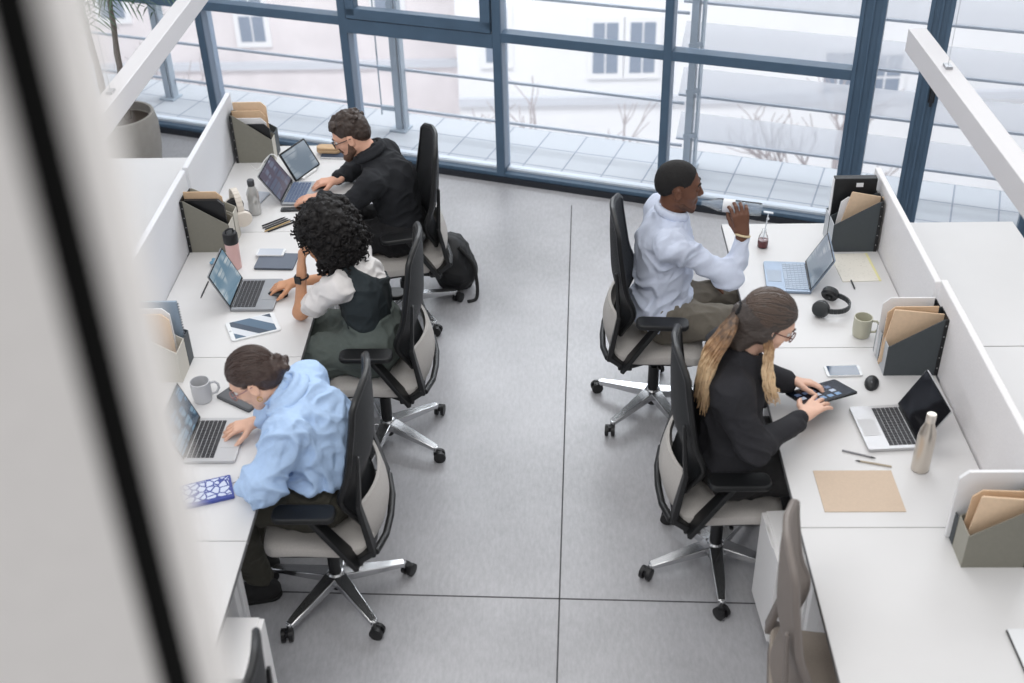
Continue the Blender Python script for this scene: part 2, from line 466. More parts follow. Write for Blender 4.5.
# a free-standing screen post that the photographer stands behind
nearm = mat('painted_screen', (244, 240, 236), .7, noise=.03, nscale=60)
NEARX = lambda z: -0.2305 + (z - 3.46) * 0.022
nb = MB()
def slab(x0, x1, y, t, z0=0.0, z1=4.4):
    a0, a1 = x0 + NEARX(z0), x1 + NEARX(z0); c0, c1 = x0 + NEARX(z1), x1 + NEARX(z1)
    vs = [(a0, y, z0), (a1, y, z0), (a1, y + t, z0), (a0, y + t, z0), (c0, y, z1), (c1, y, z1), (c1, y + t, z1), (c0, y + t, z1)]
    return vs, [(0, 3, 2, 1), (4, 5, 6, 7), (0, 1, 5, 4), (1, 2, 6, 5), (2, 3, 7, 6), (3, 0, 4, 7)]
nb.add(*slab(-1.1, -0.023, .5, .03)); struct(nb.build('wall_near', nearm))
nb = MB(); nb.add(*slab(-0.023, 0.003, .502, .026)); struct(nb.build('trim_12', mat('black_gasket', (7, 7, 6), .75, spec=.15)))
nb = MB(); nb.add(*slab(0.003, 0.016, .5, .03)); struct(nb.build('trim_13', nearm))

# ------------------------------------------------------------------ balcony and the street beyond
tile = bpy.data.materials.new('balcony_tile'); tile.use_nodes = True
nt = tile.node_tree; bb = nt.nodes['Principled BSDF']; br = nt.nodes.new('ShaderNodeTexBrick'); tcx = nt.nodes.new('ShaderNodeTexCoord')
br.offset = 0.0; br.inputs['Scale'].default_value = 1.0; br.inputs['Brick Width'].default_value = .30; br.inputs['Row Height'].default_value = .30
br.inputs['Mortar Size'].default_value = .006
br.inputs['Color1'].default_value = rgb(172, 176, 182); br.inputs['Color2'].default_value = rgb(165, 170, 177); br.inputs['Mortar'].default_value = rgb(122, 130, 142)
nt.links.new(tcx.outputs['Object'], br.inputs['Vector']); nt.links.new(br.outputs['Color'], bb.inputs['Base Color']); bb.inputs['Roughness'].default_value = .6
def place(o, M): o.matrix_world = M; return o
bm_ = MB(); bm_.box((-.3, .53, -.05), (9.4, .74, .1)); o = bm_.build('floor_balcony', tile); o.matrix_world = FW; struct(o)
lightsteel = mat('pale_blue_steel', (156, 168, 180), .4)
railsteel = mat('rail_steel', (158, 166, 178), .4)
def rail_screen(s0, s1, label):
    t = thing('balcony_railing', label, 'railing', FW @ Vector((s0, .62, 0)), TH)
    for k in range(9):
        b = MB(); z = .16 + k * .325
        b.tube([(0, .0, z), (s1 - s0, .0, z)], .013, 8); b.build('rail', railsteel, t, smooth=True)
    for p in (.72, 2.86):
        b = MB(); b.box((p, -.03, 1.5), (.055, .07, 3.0)); b.box((p + .05, -.03, 1.5), (.02, .07, 3.0)); b.box((p, -.03, .008), (.14, .14, .016))
        b.build('post', lightsteel, t, bevel=.003)
    for k in range(5):
        b = MB(); z = .18 + k * .325; b.box((2.78, -.06, z), (.12, .03, .035)); b.build('bracket', lightsteel, t, bevel=.003)
    b = MB(); b.tube([(2.72, -.06, .12), (2.72, -.06, 2.6)], .006, 6); b.build('rod', lightsteel, t)
rail_screen(-4.3, 0.80, 'slim horizontal rails on balcony posts outside the left windows')
frost = glass_mat('frosted_glass', (0.96, 0.97, 0.99, 1), 1.2, 0.45)
lv = thing('louvre_screen', 'wide frosted horizontal louvre blades outside the right windows', 'louvre', FW @ Vector((.80, .62, 0)), TH)
for k in range(9):
    z = .20 + k * .335
    b = MB(); b.box((2.0, .09, z + .075), (4.1, .012, .20), (math.radians(-38), 0, 0)); bl = b.build('blade', frost, lv)
    b = MB(); b.tube([(-.05, .03, z), (4.05, .03, z)], .012, 8); b.build('blade_edge', railsteel, bl, smooth=True)
b = MB(); b.box((.05, -.02, 1.5), (.05, .08, 3.0)); b.box((.105, -.02, 1.5), (.016, .08, 3.0)); b.box((.05, -.02, .008), (.15, .15, .016)); b.build('post', lightsteel, lv, bevel=.003)
for k in range(7):
    b = MB(); b.bar((.02, -.05, .26 + k * .335), (.12, -.05, .28 + k * .335), .03, .03); b.build('bracket', lightsteel, lv)

# street, houses, bare trees (far below and beyond)
street = mat('pale_street', (244, 244, 247), .9, noise=.05, nscale=.6)
b = MB(); b.box((-2, 24, -7.05), (70, 32, .1)); struct(b.build('ground', street))
facw = mat('pale_render', (244, 244, 246), .9, noise=.03, nscale=.8)
brick = mat('washed_out_brick', (236, 229, 230), .9, noise=.08, nscale=1.5)  # brick pink bleached to carry the overexposure outside
winm = mat('street_window_glass', (138, 150, 168), .4)
winf = mat('street_window_frame', (244, 244, 246), .7)
shade = mat('pale_grey_render', (214, 217, 224), .9)
def house(x0, x1, y, ztop, m, wins, label, dep=6):
    t = thing('house', label, 'building', ((x0 + x1) / 2, y, -7), 0)
    cx = (x0 + x1) / 2
    b = MB(); b.box((0, dep / 2, (ztop + 7) / 2), (x1 - x0, dep, ztop + 7)); b.build('wall', m, t)
    b = MB(); b.box((0, -.08, ztop + 7 - .25), (x1 - x0, .3, .2)); b.box((0, -.05, 2.6), (x1 - x0, .12, .14)); b.build('cornice', shade, t)
    for (wx, wz, ww, wh) in wins:
        f = MB(); f.box((wx - cx, -.01, wz + 7), (ww + .16, .12, wh + .16)); fo = f.build('window', winf, t)
        p = MB()
        for i in (-1, 1):
            for j in (-1, 1): p.box((wx - cx + i * ww * .25, -.075, wz + 7 + j * wh * .25), (ww * .43, .02, wh * .44))
        p.build('glass', winm, fo)
house(-1.6, 8.6, 19.6, -.5, facw, [(.98, -3.45, .46, .95), (1.62, -3.45, .46, .95), (5.05, -4.0, .55, .85), (5.85, -4.05, .55, .85), (-.9, -3.2, .4, 1.0)], 'pale house across the street with paired dark windows')
house(-11, -1.75, 21.5, 0, brick, [(-3.0, -2.9, .5, 1.1), (-5.6, -3.4, .5, 1.1), (-8.2, -2.9, .5, 1.1)], 'washed-out brick house across the street behind the left windows')
bark = mat('pale_bark', (180, 172, 174), .9)
def tree(x, y, h, seed, label):
    R = random.Random(seed); t = thing('bare_tree', label, 'tree', (x, y, -7), 0)
    tr = MB(); tr.tube([(0, 0, 0), (.05, 0, h * .3), (.1, .05, h * .5)], [.13, .10, .07], 8); tr.build('trunk', bark, t, smooth=True)
    br_ = MB()
    def grow(p, d, l, r, n):
        q = p + d * l; mid = p + d * l * .5 + Vector((R.uniform(-.1, .1), R.uniform(-.1, .1), R.uniform(-.05, .1))) * l
        br_.tube([p, mid, q], [r, r * .8, r * .6], 5)
        if n:
            for _ in range(3):
                e = (d + Vector((R.uniform(-.9, .9), R.uniform(-.6, .6), R.uniform(-.2, .6)))).normalized()
                grow(q if R.random() < .7 else mid, e, l * R.uniform(.6, .85), r * .58, n - 1)
    for _ in range(5):
        d = Vector((R.uniform(-.9, .9), R.uniform(-.4, .4), R.uniform(.35, 1))).normalized(); grow(Vector((.1, .05, h * R.uniform(.36, .5))), d, h * .2, .05, 3)
    br_.build('branches', bark, t, smooth=True)
tree(-4.6, 15.5, 5.8, 3, 'bare branching tree in front of the brick house')
tree(.1, 15.8, 4.6, 8, 'bare branching tree left of the paired house windows')
tree(4.1, 16.2, 4.3, 5, 'bare branching tree in front of the pale house on the right')
# ------------------------------------------------------------------ desks
DESK = .74
desk_white = mat('white_laminate', (213, 212, 212), .45, noise=.012, nscale=5)
edge_grey = mat('desk_edge', (120, 120, 122), .6)
leg_white = mat('white_powder_coat', (225, 225, 226), .4)
def desk(x0, x1, y0, y1, label, inner):
    t = thing('office_desk', label, 'desk', ((x0 + x1) / 2, (y0 + y1) / 2, 0), 0, 'white bench desks')
    L, W = x1 - x0, y1 - y0 - .004
    MB().box((0, 0, DESK - .0125), (L, W, .025)).build('desktop', desk_white, t, bevel=.0015)
    b = MB(); b.box((inner * (-L / 2 + .0), 0, DESK - .0125), (.003, W - .004, .022)); b.build('edge_band', edge_grey, t)
    for sy in (-1, 1):
        b = MB(); y = sy * (W / 2 - .035)
        for sx in (-1, 1): b.box((sx * (L / 2 - .09), y, .36), (.045, .045, .71))
        b.box((0, y, .69), (L - .2, .04, .05)); b.build('leg_frame', leg_white, t, bevel=.003)
    return t
LX0, LX1, RX0, RX1 = -1.905, -1.143, .925, 1.685
LY = [1.97, 3.16, 4.357, 5.54, 6.64]; RY = [2.03, 3.226, 4.402, 5.575]
lab = ['left desk nearest the camera, bare white top', 'left white desk under the laptop of the woman in the light blue shirt', 'left white desk under the laptop of the curly-haired woman', 'far left white desk by the window, under the bearded man']
for i in range(4): desk(LX0, LX1, LY[i], LY[i + 1], lab[i], -1)
lab = ['right desk nearest the camera, mostly bare white top', 'right white desk under the silver laptop and steel bottle', 'far right white desk under the laptop of the man in the pale shirt']
for i in range(3): desk(RX0, RX1, RY[i], RY[i + 1], lab[i], 1)
desk(-2.71, -1.945, 5.30, 6.49, 'empty white desk behind the left partition near the potted palm', 1)
desk(-2.71, -1.945, 4.11, 5.30, 'white desk behind the left partition, next nearer than the palm-side one', 1)
desk(1.725, 2.47, 4.404, 5.572, 'far empty white desk behind the right partition by the window', -1)
desk(1.725, 2.47, 3.23, 4.402, 'nearer empty white desk behind the right partition', -1)
# ------------------------------------------------------------------ partitions
felt = mat('grey_felt', (236, 234, 235), .95, noise=.035, nscale=160, bump=.25, bscale=350)
felt_w = mat('white_felt', (222, 223, 227), .95, noise=.02, nscale=160, bump=.2, bscale=350)
clampm = mat('clamp_grey', (150, 152, 156), .4, .6)
def part(x, y0, y1, zt, label, m):
    t = thing('desk_partition', label, 'partition', (x, (y0 + y1) / 2, .5), 0, 'desk partitions')
    L = y1 - y0
    MB().box((0, 0, (zt - .5) / 2), (.03, L, zt - .5)).build('panel', m, t, bevel=.006)
    for s in (-1, 1): MB().box((0, s * L * .32, .222), (.037, .05, .04)).build('clamp', clampm, t)
part(-1.925, 5.56, 6.58, 1.12, 'far left white felt partition by the window', felt_w)
part(-1.925, 4.37, 5.52, 1.125, 'white felt partition beside the curly-haired woman\'s laptop', felt_w)
part(-1.925, 3.17, 4.34, 1.125, 'left felt partition mostly hidden behind the blurred near post', felt_w)
part(1.705, 4.42, 5.56, 1.075, 'far right grey felt partition by the window', felt)
part(1.708, 3.24, 4.375, 1.115, 'right grey felt partition behind the silver laptop', felt)
# ------------------------------------------------------------------ pendant lamps over the benches
lampm = mat('lamp_body', (206, 204, 206), .5); diff = mat('lamp_diffuser', (245, 245, 245), .4, emit=.9); cablem = mat('cable_steel', (170, 172, 176), .4, .5)
def pendant(x, y0, y1, z, label):
    t = thing('pendant_lamp', label, 'lamp', (x, y0, z), 0)
    L = y1 - y0
    b = MB(); b.box((0, L / 2, .055), (.085, L, .11)); b.build('housing', lampm, t, bevel=.003)
    MB().box((0, L / 2, -.003), (.05, L - .02, .008)).build('diffuser', diff, t)
    for k in (.75, 1.15, L - .5):
        MB().box((0, k, .116), (.03, .05, .012)).build('clip', cablem, t)
        MB().tube([(0, k, .12), (0, k, 4.5 - z)], .0012, 5).build('cable', cablem, t)
pendant(1.745, 2.7, 5.44, 1.745, 'right linear white pendant lamp hanging above the partition')
pendant(-2.02, 3.9, 7.25, 1.64, 'left linear white pendant lamp crossing in front of the potted palm')
# ------------------------------------------------------------------ pedestals
pedw = mat('pedestal_white', (238, 237, 237), .4)
def pedestal(x, y, rz, label):
    t = thing('mobile_pedestal', label, 'cabinet', (x, y, 0), rz, 'white mobile pedestals')
    MB().box((0, 0, .295), (.50, .285, .49)).build('body', pedw, t, bevel=.004)
    d = MB().box((.259, 0, .31), (.018, .28, .45)).build('door', pedw, t, bevel=.002)
    MB().box((.266, .0, .532), (.012, .12, .006)).build('handle', pedw, d)
    for sx in (-1, 1):
        for sy in (-1, 1):
            b = MB(); b.cyl((sx * .2 - .01, sy * .1, .026), (sx * .2 + .01, sy * .1, .026), .025); b.box((sx * .2, sy * .1, .045), (.03, .03, .02)); b.build('caster', mat('caster_black', (22, 22, 24), .45), t, smooth=True)
pedestal(1.125, 3.41, PI + math.radians(4), 'white pedestal on casters beside the taupe chair under the right bench')
pedestal(-1.335, 2.825, math.radians(0), 'white pedestal under the left bench beside the nearest dark chair')

# ------------------------------------------------------------------ office chairs
blackp = mat('chair_black', (19, 20, 22), .42, noise=.03, nscale=30)
blackm = mat('chair_mesh', (25, 27, 30), .55, bump=.5, bscale=420)
chrome = mat('polished_aluminium', (205, 206, 208), .2, .95)
seatf = mat('light_grey_fabric', (188, 184, 180), .95, noise=.06, nscale=180, bump=.3, bscale=400)
castm = mat('caster_black', (22, 22, 24), .45)
taupe = mat('taupe_plastic', (118, 110, 105), .5, noise=.03, nscale=30); taupem = mat('taupe_mesh', (128, 119, 113), .6, bump=.4, bscale=420)
taupes = mat('taupe_fabric', (158, 148, 138), .95, noise=.06, nscale=180, bump=.3, bscale=400)
def rsq(w, d, r, n=5):
    out = []
    for cx, cy, a0 in ((w - r, d - r, 0), (-w + r, d - r, 90), (-w + r, -d + r, 180), (w - r, -d + r, 270)):
        for k in range(n + 1):
            a = math.radians(a0 + 90 * k / n); out.append((cx + r * math.cos(a), cy + r * math.sin(a)))
    return out
def back_pt(t, s):       # t up 0..1, s across -1..1, chair faces +x
    zs = .575 + t * .625
    if t < .3: hw = .165 + .07 * (t / .3)
    elif t < .5: hw = .235 - .01 * (t - .3) / .2
    else: hw = .225 - .05 * ((t - .5) / .5) ** 1.3
    hw *= min(1.0, math.sqrt(max(0.0, 1 - ((t - .90) / .105) ** 2)) if t > .90 else 1.0)
    x = -.222 + .04 * math.exp(-((t - .22) / .16) ** 2) - .03 * max(0, t - .35) + .03 * max(0, t - .8)
    x += .075 * ((s * hw) / .23) ** 2 * (1 - .3 * t)
    return Vector((x, s * hw, zs))
def seat_shape(sf, dz):
    S = []
    prof = [(-.225, .03), (-.19, .0), (-.1, -.008), (0, -.004), (.1, 0), (.19, -.006), (.235, -.03)]
    gr = []
    for i in range(13):
        u = i / 12; q = u * 6; k = min(int(q), 5); f = q - k
        x = prof[k][0] * (1 - f) + prof[k + 1][0] * f; z = prof[k][1] * (1 - f) + prof[k + 1][1] * f
        row = []
        for j in range(11):
            s = -1 + j / 5; hw = .245 * (1 - .25 * max(0, abs(u - .5) - .36) / .14)
            row.append(Vector((x, s * hw, .492 + dz + z - .018 * abs(s) ** 3)))
        gr.append(row)
    return gr
def make_chair(label, spin, dz=0.0, mats=None):
    bp, bmh, sf = mats or (blackp, blackm, seatf)
    t = thing('office_chair', label, 'chair', (0, 0, 0), 0, 'swivel office chairs at the benches')
    b = MB(); b.lathe([(.035, .075), (.042, .085), (.042, .125), (.03, .14)], 20)
    for k in range(5):
        a = spin + k * 2 * PI / 5; c, s = math.cos(a), math.sin(a)
        b.bar((c * .03, s * .03, .108), (c * .305, s * .305, .072), .064, .044, w2=.036, h2=.022)
        b.cyl((c * .302, s * .302, .05), (c * .302, s * .302, .082), .013, n=10)
    b.build('star_base', chrome, t, smooth=True, bevel=.004)
    for k in range(5):
        a = spin + k * 2 * PI / 5; c, s = math.cos(a), math.sin(a); cx, cy = c * .322, s * .322; a2 = a + .7
        d = Vector((-math.sin(a2), math.cos(a2), 0))
        b = MB()
        for sg in (-1, 1):
            p = Vector((cx, cy, .031)) + d * (.016 * sg); e = d * .010
            b.tube([p - e, p - e * .8, p + e * .8, p + e], [.022, .030, .030, .022], 18)
        b.box((cx, cy, .044), (.03, .03, .026), (0, 0, a2)); b.build('caster', castm, t, smooth=True)
    b = MB(); b.cyl((0, 0, .04), (0, 0, .10), .026); b.cyl((0, 0, .13), (0, 0, .28 + dz), .028); b.cyl((0, 0, .28 + dz), (0, 0, .40 + dz), .018); b.build('gas_lift', bp, t, smooth=True)
    b = MB(); b.box((-.03, 0, .412 + dz), (.26, .15, .06), taper=.9); b.bar((.02, -.1, .40 + dz), (.02, -.22, .41 + dz), .018, .012); b.build('tilt_mechanism', bp, t, bevel=.008)
    b = MB(); b.prism(rsq(.225, .225, .07), .03, Matrix.Translation((0, 0, .448 + dz))); b.build('seat_pan', bp, t, bevel=.006)
    gr = seat_shape(sf, dz)
    b = MB(); b.sheet(gr, .062, lambda i, j: (0, 0, 1)); b.build('seat', sf, t, smooth=True, sub=1)
    # backrest: curved mesh panel with rim
    nt_, ns = 22, 12
    g = [[back_pt(i / nt_, -1 + 2 * j / ns) + Vector((0, 0, dz)) for j in range(ns + 1)] for i in range(nt_ + 1)]
    bk = MB().sheet(g, .020, lambda i, j: (1, 0, .1)).build('backrest', bmh, t, smooth=True)
    rim = [g[i][0] for i in range(nt_ + 1)] + [g[nt_][j] for j in range(1, ns + 1)] + [g[i][ns] for i in range(nt_ - 1, -1, -1)]
    MB().tube(rim, .014, 8).build('rim', bp, bk, smooth=True)
    # light shell behind the lumbar
    sh_ = None if mats else [[Vector((-.238 - .025 * math.sin(u / 8 * PI) * (1 - .35 * abs(v) ** 2) + .05 * abs(v) ** 2, v * .20, .47 + dz + u / 8 * .23)) for v in [q / 5 - 1 for q in range(11)]] for u in range(9)]
    if sh_: MB().sheet(sh_, .014, lambda i, j: (1, 0, 0)).build('lumbar_shell', sf, t, smooth=True)
    b = MB()
    for s in (-1, 1):
        b.bar((-.07, s * .16, .425 + dz), (-.17, s * .235, .44 + dz), .07, .028)
        b.bar((-.14, s * .235, .435 + dz), (-.232, s * .238, .50 + dz), .03, .075, up=(0, 1, 0), w2=.028, h2=.06)
        b.bar((-.228, s * .238, .475 + dz), (-.185, s * .222, .72 + dz), .026, .062, up=(0, 1, 0), w2=.020, h2=.040)
        b.bar((-.187, s * .222, .70 + dz), (-.205, s * .21, .95 + dz), .020, .040, up=(0, 1, 0), w2=.014, h2=.02)
    if not mats: b.tube([(-.235, -.238, .48 + dz), (-.262, -.12, .465 + dz), (-.268, 0, .46 + dz), (-.262, .12, .465 + dz), (-.235, .238, .48 + dz)], .016, 10)
    if mats: b.bar((-.16, -.25, .43 + dz), (-.16, .25, .43 + dz), .05, .024)
    b.build('back_frame', bp, t, bevel=.007)
    for s in (-1, 1):
        if mats: break
        b = MB(); b.bar((-.165, s * .262, .435 + dz), (.0, s * .272, .70 + dz), .024, .085, up=(0, 1, 0), w2=.024, h2=.06); b.bar((-.15, s * .2, .445 + dz), (-.15, s * .272, .445 + dz), .07, .03)
        a = b.build('arm_post', bp, t, bevel=.007)
        b = MB(); b.prism(rsq(.125, .048, .035), .026, Matrix.Translation((.02, s * .27, .713 + dz)))
        b.build('arm_pad', bp, t, bevel=.008)
    return t
def put(t, x, y, rz): t.location = (x, y, 0); t.rotation_euler = (0, 0, rz); return t
R_ = math.radians
LH = PI
put(make_chair('black chair under the woman in the light blue shirt', R_(21) - LH - R_(0)), -.941, 3.602, LH)
put(make_chair('black chair under the curly-haired woman', R_(40) - LH), -.834, 4.667, LH)
put(make_chair('black chair under the bearded man, nearest the window on the left', R_(20) - LH - R_(15), -.06), -.86, 5.88, LH + R_(15))
put(make_chair('black chair under the man drinking from a bottle', R_(152 + 4)), .531, 4.917, R_(-4))
put(make_chair('black chair under the woman with the tablet', R_(125)), .722, 3.783, 0)
put(make_chair('empty taupe chair pulled up to the nearest right desk', R_(30), 0, (taupe, taupem, taupes)), 0.975, 2.70, R_(-10))
put(make_chair('empty dark chair at the bottom left corner, cut off by the frame', R_(10), -.05), -1.10, 2.22, LH)
# ------------------------------------------------------------------ things on the desks
olive = mat('olive_board', (128, 126, 116), .75, noise=.03, nscale=60); slate = mat('slate_board', (66, 72, 76), .6, noise=.04, nscale=60)
stone = mat('stone_board', (160, 158, 148), .75, noise=.03, nscale=60); lightg = mat('holder_light_grey', (186, 190, 194), .6)
beige = mat('holder_beige', (196, 192, 182), .7)
spine = mat('binding_black', (24, 25, 27), .5); rivet = mat('rivet', (190, 190, 192), .3, .9)
kraft = mat('kraft_paper', (228, 200, 170), .85, noise=.04, nscale=60); kraft2 = mat('kraft_paper_dark', (212, 182, 150), .85, noise=.04, nscale=60)
paper = mat('white_paper', (236, 236, 238), .8); blackf = mat('black_folder', (22, 23, 26), .5); bluef = mat('blue_grey_cover', (142, 158, 174), .6)
def holder(x, y, w, side, m, mf, label, h=.30, hf=.15, L=.235):
    """magazine file: tall at the partition (local -x), low sloping front at +x"""
    t = thing('file_holder', label, 'file holder', (x, y, DESK), 0 if side < 0 else PI, 'file holders against the partitions')
    pr = [(-L / 2, 0), (L / 2, 0), (L / 2, hf), (-L / 2 + .02, h), (-L / 2, h)]
    for s in (-1, 1):
        MB().prism(pr, .004, Matrix.Translation((0, s * (w / 2 - .002), 0)) @ Matrix.Rotation(PI / 2, 4, 'X')).build('side_panel', m, t)
    MB().box((L / 2 - .002, 0, hf / 2), (.004, w - .008, hf)).build('front_panel', mf, t)
    MB().box((0, 0, .003), (L - .01, w - .008, .006)).build('bottom', m, t)
    b = MB(); b.box((-L / 2 + .002, 0, h / 2), (.004, w - .008, h))
    for s in (-1, 1): b.box((-L / 2 + .008, s * (w / 2 + .0005), h / 2), (.016, .003, h))
    bp = b.build('binding', spine, t)
    b = MB()
    for s in (-1, 1):
        for k in range(5): b.ball((-L / 2 + .009, s * (w / 2 + .002), .04 + k * .055), .0032, 4)
    b.build('rivets', rivet, bp)
    return t
def sheet_in(x, y, side, L, h, m, tilt, label, cat, name, thick=.006, lean=0.0, group=None, cutc=.03):
    """a folder standing upright on its edge inside a holder"""
    o = MB().prism([(-L / 2, 0), (L / 2, 0), (L / 2, h - cutc), (L / 2 - cutc, h), (-L / 2, h)], thick, Matrix.Rotation(tilt, 4, 'Y') @ Matrix.Rotation(PI / 2 + lean, 4, 'X')).build(name, m)
    o.location = (x, y, DESK + .008 + abs(math.sin(tilt)) * L / 2); o.rotation_euler = (0, 0, 0 if side < 0 else PI)
    return tag(o, label, cat, group)
FG = 'folders standing in the file holders'
# left far holder
holder(-1.775, 6.445, .085, -1, olive, beige, 'olive file holder with riveted black edge on the bearded man\'s desk', .305, .145)
holder(-1.775, 6.535, .085, -1, slate, slate, 'dark slate file holder behind the olive one at the window end', .29, .15)
sheet_in(-1.79, 6.515, -1, .20, .335, kraft, 0, 'kraft folder standing at the back of the bearded man\'s holders', 'folder', 'folder', group=FG)
sheet_in(-1.79, 6.465, -1, .20, .30, kraft2, 0, 'second kraft folder, just in front of the tallest one by the bearded man', 'folder', 'folder', group=FG)
sheet_in(-1.785, 6.440, -1, .20, .265, paper, 0, 'white sheets standing in the bearded man\'s olive file holder', 'paper', 'paper_sheets', group=FG)
sheet_in(-1.765, 6.420, -1, .20, .235, blackf, 0, 'black folder lowest in the bearded man\'s olive holder', 'folder', 'folder', group=FG)
# left middle holder
holder(-1.79, 5.375, .10, -1, olive, beige, 'olive file holder beside the pink tumbler', .30, .16)
holder(-1.79, 5.475, .08, -1, stone, beige, 'pale file holder behind the olive one beside the headphones', .28, .17)
sheet_in(-1.80, 5.39, -1, .20, .315, kraft2, 0, 'kraft folder at the back of the holder beside the pink tumbler', 'folder', 'folder', group=FG)
sheet_in(-1.79, 5.36, -1, .205, .285, blackf, 0, 'large black folder in the holder beside the pink tumbler', 'folder', 'folder', thick=.02, group=FG)
# left near holder
holder(-1.76, 4.225, .12, -1, beige, beige, 'pale grey file holder beside the grey mug', .29, .155)
holder(-1.76, 4.325, .07, -1, slate, slate, 'narrow dark file holder behind the pale one near the grey mug', .25, .15)
sheet_in(-1.775, 4.25, -1, .20, .30, kraft, 0, 'kraft folder in the pale holder beside the grey mug', 'folder', 'folder', group=FG)
sheet_in(-1.775, 4.272, -1, .20, .315, paper, 0, 'white sheets behind the kraft folder near the grey mug', 'paper', 'paper_sheets', group=FG)
nb = thing('spiral_notebook', 'blue-grey spiral notebook standing in the narrow holder near the grey mug', 'notebook', (-1.76, 4.325, DESK + .008))
MB().box((0, 0, .16), (.215, .012, .32)).build('cover', bluef, nb, bevel=.002)
b = MB()
for k in range(22): b.lathe([(.006, -.001), (.0075, 0), (.006, .001)], 10, Matrix.Translation((.108, 0, .015 + k * .0138)))
b.build('spiral', mat('spiral_wire', (90, 94, 100), .4, .6), nb)
# right far holder
holder(1.56, 5.315, .10, 1, slate, lightg, 'slate file holder with kraft envelope at the far right desk', .285, .155)
holder(1.56, 5.415, .085, 1, slate, lightg, 'second slate file holder holding the black binder by the window', .27, .15)
bd = thing('binder', 'black ring binder with a small white label in the far right holder', 'binder', (1.555, 5.405, DESK + .008), 0)
MB().box((0, 0, .177), (.215, .045, .345)).build('cover', blackf, bd, bevel=.004)
MB().box((.02, -.0235, .315), (.035, .002, .022)).build('label_tag', paper, bd)
MB().box((-.1075, 0, .177), (.006, .034, .33)).build('pages', paper, bd)
sheet_in(1.575, 5.325, 1, .21, .27, kraft, -.20, 'kraft envelope leaning in front of the black binder', 'folder', 'folder', group=FG, cutc=.004)
sheet_in(1.565, 5.345, 1, .21, .25, paper, -.1, 'white sheets behind the envelope in the far right holder', 'paper', 'paper_sheets', group=FG)
# right middle holder
holder(1.575, 4.235, .105, 1, slate, lightg, 'slate file holder with kraft envelope behind the computer mouse', .29, .15)
holder(1.575, 4.335, .085, 1, slate, lightg, 'second slate file holder next to the green mug', .275, .14)
sheet_in(1.555, 4.24, 1, .23, .275, kraft, -.12, 'kraft envelope slanting in the holder behind the computer mouse', 'folder', 'folder', group=FG, cutc=.004)
sheet_in(1.56, 4.262, 1, .215, .30, kraft2, 0, 'kraft folder behind the slanting envelope near the green mug', 'folder', 'folder', group=FG)
sheet_in(1.56, 4.335, 1, .22, .30, paper, 0, 'white sheets standing in the holder next to the green mug', 'paper', 'paper_sheets', group=FG)
# right near holder
holder(1.575, 3.075, .11, 1, olive, stone, 'olive grey file holder on the nearest right desk', .29, .15)
holder(1.575, 3.175, .08, 1, slate, slate, 'dark file holder behind the olive one on the nearest right desk', .27, .13)
sheet_in(1.57, 3.065, 1, .22, .27, kraft, -.1, 'kraft envelope slanting in the holder on the nearest right desk', 'folder', 'folder', group=FG, cutc=.004)
sheet_in(1.57, 3.10, 1, .22, .28, kraft2, -.04, 'kraft folder at the back of the olive holder on the nearest right desk', 'folder', 'folder', group=FG)
sheet_in(1.56, 3.175, 1, .235, .31, paper, 0, 'tall white sheets standing in the dark holder on the nearest right desk', 'paper', 'paper_sheets', thick=.014, group=FG)

# ------------------------------------------------------------------ laptops
alu = mat('laptop_silver', (196, 196, 198), .35, .55); alud = mat('laptop_space_grey', (150, 152, 156), .35, .55); alub = mat('laptop_blue_grey', (138, 152, 170), .4, .4)
keym = mat('keys_dark', (44, 44, 48), .5); keyb = mat('keys_blue', (168, 180, 196), .5); bez = mat('bezel_black', (12, 13, 15), .25)
def screen_mat(name, c1, c2, c3, scale, e, rough=.12):
    m = bpy.data.materials.new(name); m.use_nodes = True; nt = m.node_tree; b = nt.nodes['Principled BSDF']
    tc = nt.nodes.new('ShaderNodeTexCoord'); n = nt.nodes.new('ShaderNodeTexNoise'); n.inputs['Scale'].default_value = scale; n.inputs['Detail'].default_value = 1
    br = nt.nodes.new('ShaderNodeTexBrick'); br.inputs['Scale'].default_value = 14; br.inputs['Color1'].default_value = rgb(*c1); br.inputs['Color2'].default_value = rgb(*c2); br.inputs['Mortar'].default_value = rgb(*c3)
    mp = nt.nodes.new('ShaderNodeMapping'); mp.inputs['Rotation'].default_value = (PI / 2, 0, PI / 2)
    nt.links.new(tc.outputs['Object'], mp.inputs['Vector']); nt.links.new(mp.outputs['Vector'], br.inputs['Vector']); nt.links.new(tc.outputs['Object'], n.inputs['Vector'])
    mx = nt.nodes.new('ShaderNodeMix'); mx.data_type = 'RGBA'
    r = nt.nodes.new('ShaderNodeMapRange'); r.inputs['From Min'].default_value = .45; r.inputs['From Max'].default_value = .55
    nt.links.new(n.outputs['Fac'], r.inputs['Value']); nt.links.new(r.outputs['Result'], mx.inputs['Factor'])
    mx.inputs['A'].default_value = rgb(*c3); nt.links.new(br.outputs['Color'], mx.inputs['B'])
    b.inputs['Base Color'].default_value = (.01, .01, .012, 1); b.inputs['Roughness'].default_value = rough
    nt.links.new(mx.outputs['Result'], b.inputs['Emission Color']); b.inputs['Emission Strength'].default_value = e
    return m
scr1 = screen_mat('screen_page', (168, 186, 198), (206, 216, 220), (120, 150, 170), 9, .75)
scr2 = screen_mat('screen_photo', (70, 76, 104), (160, 168, 190), (112, 104, 120), 12, .6)
scr3 = screen_mat('screen_windows', (150, 178, 196), (96, 140, 176), (64, 84, 104), 16, .7)
scr4 = screen_mat('screen_dark', (10, 11, 12), (14, 15, 17), (8, 8, 9), 6, .15, .06)
scr5 = screen_mat('screen_pale', (168, 182, 196), (190, 200, 210), (140, 156, 172), 7, .6)
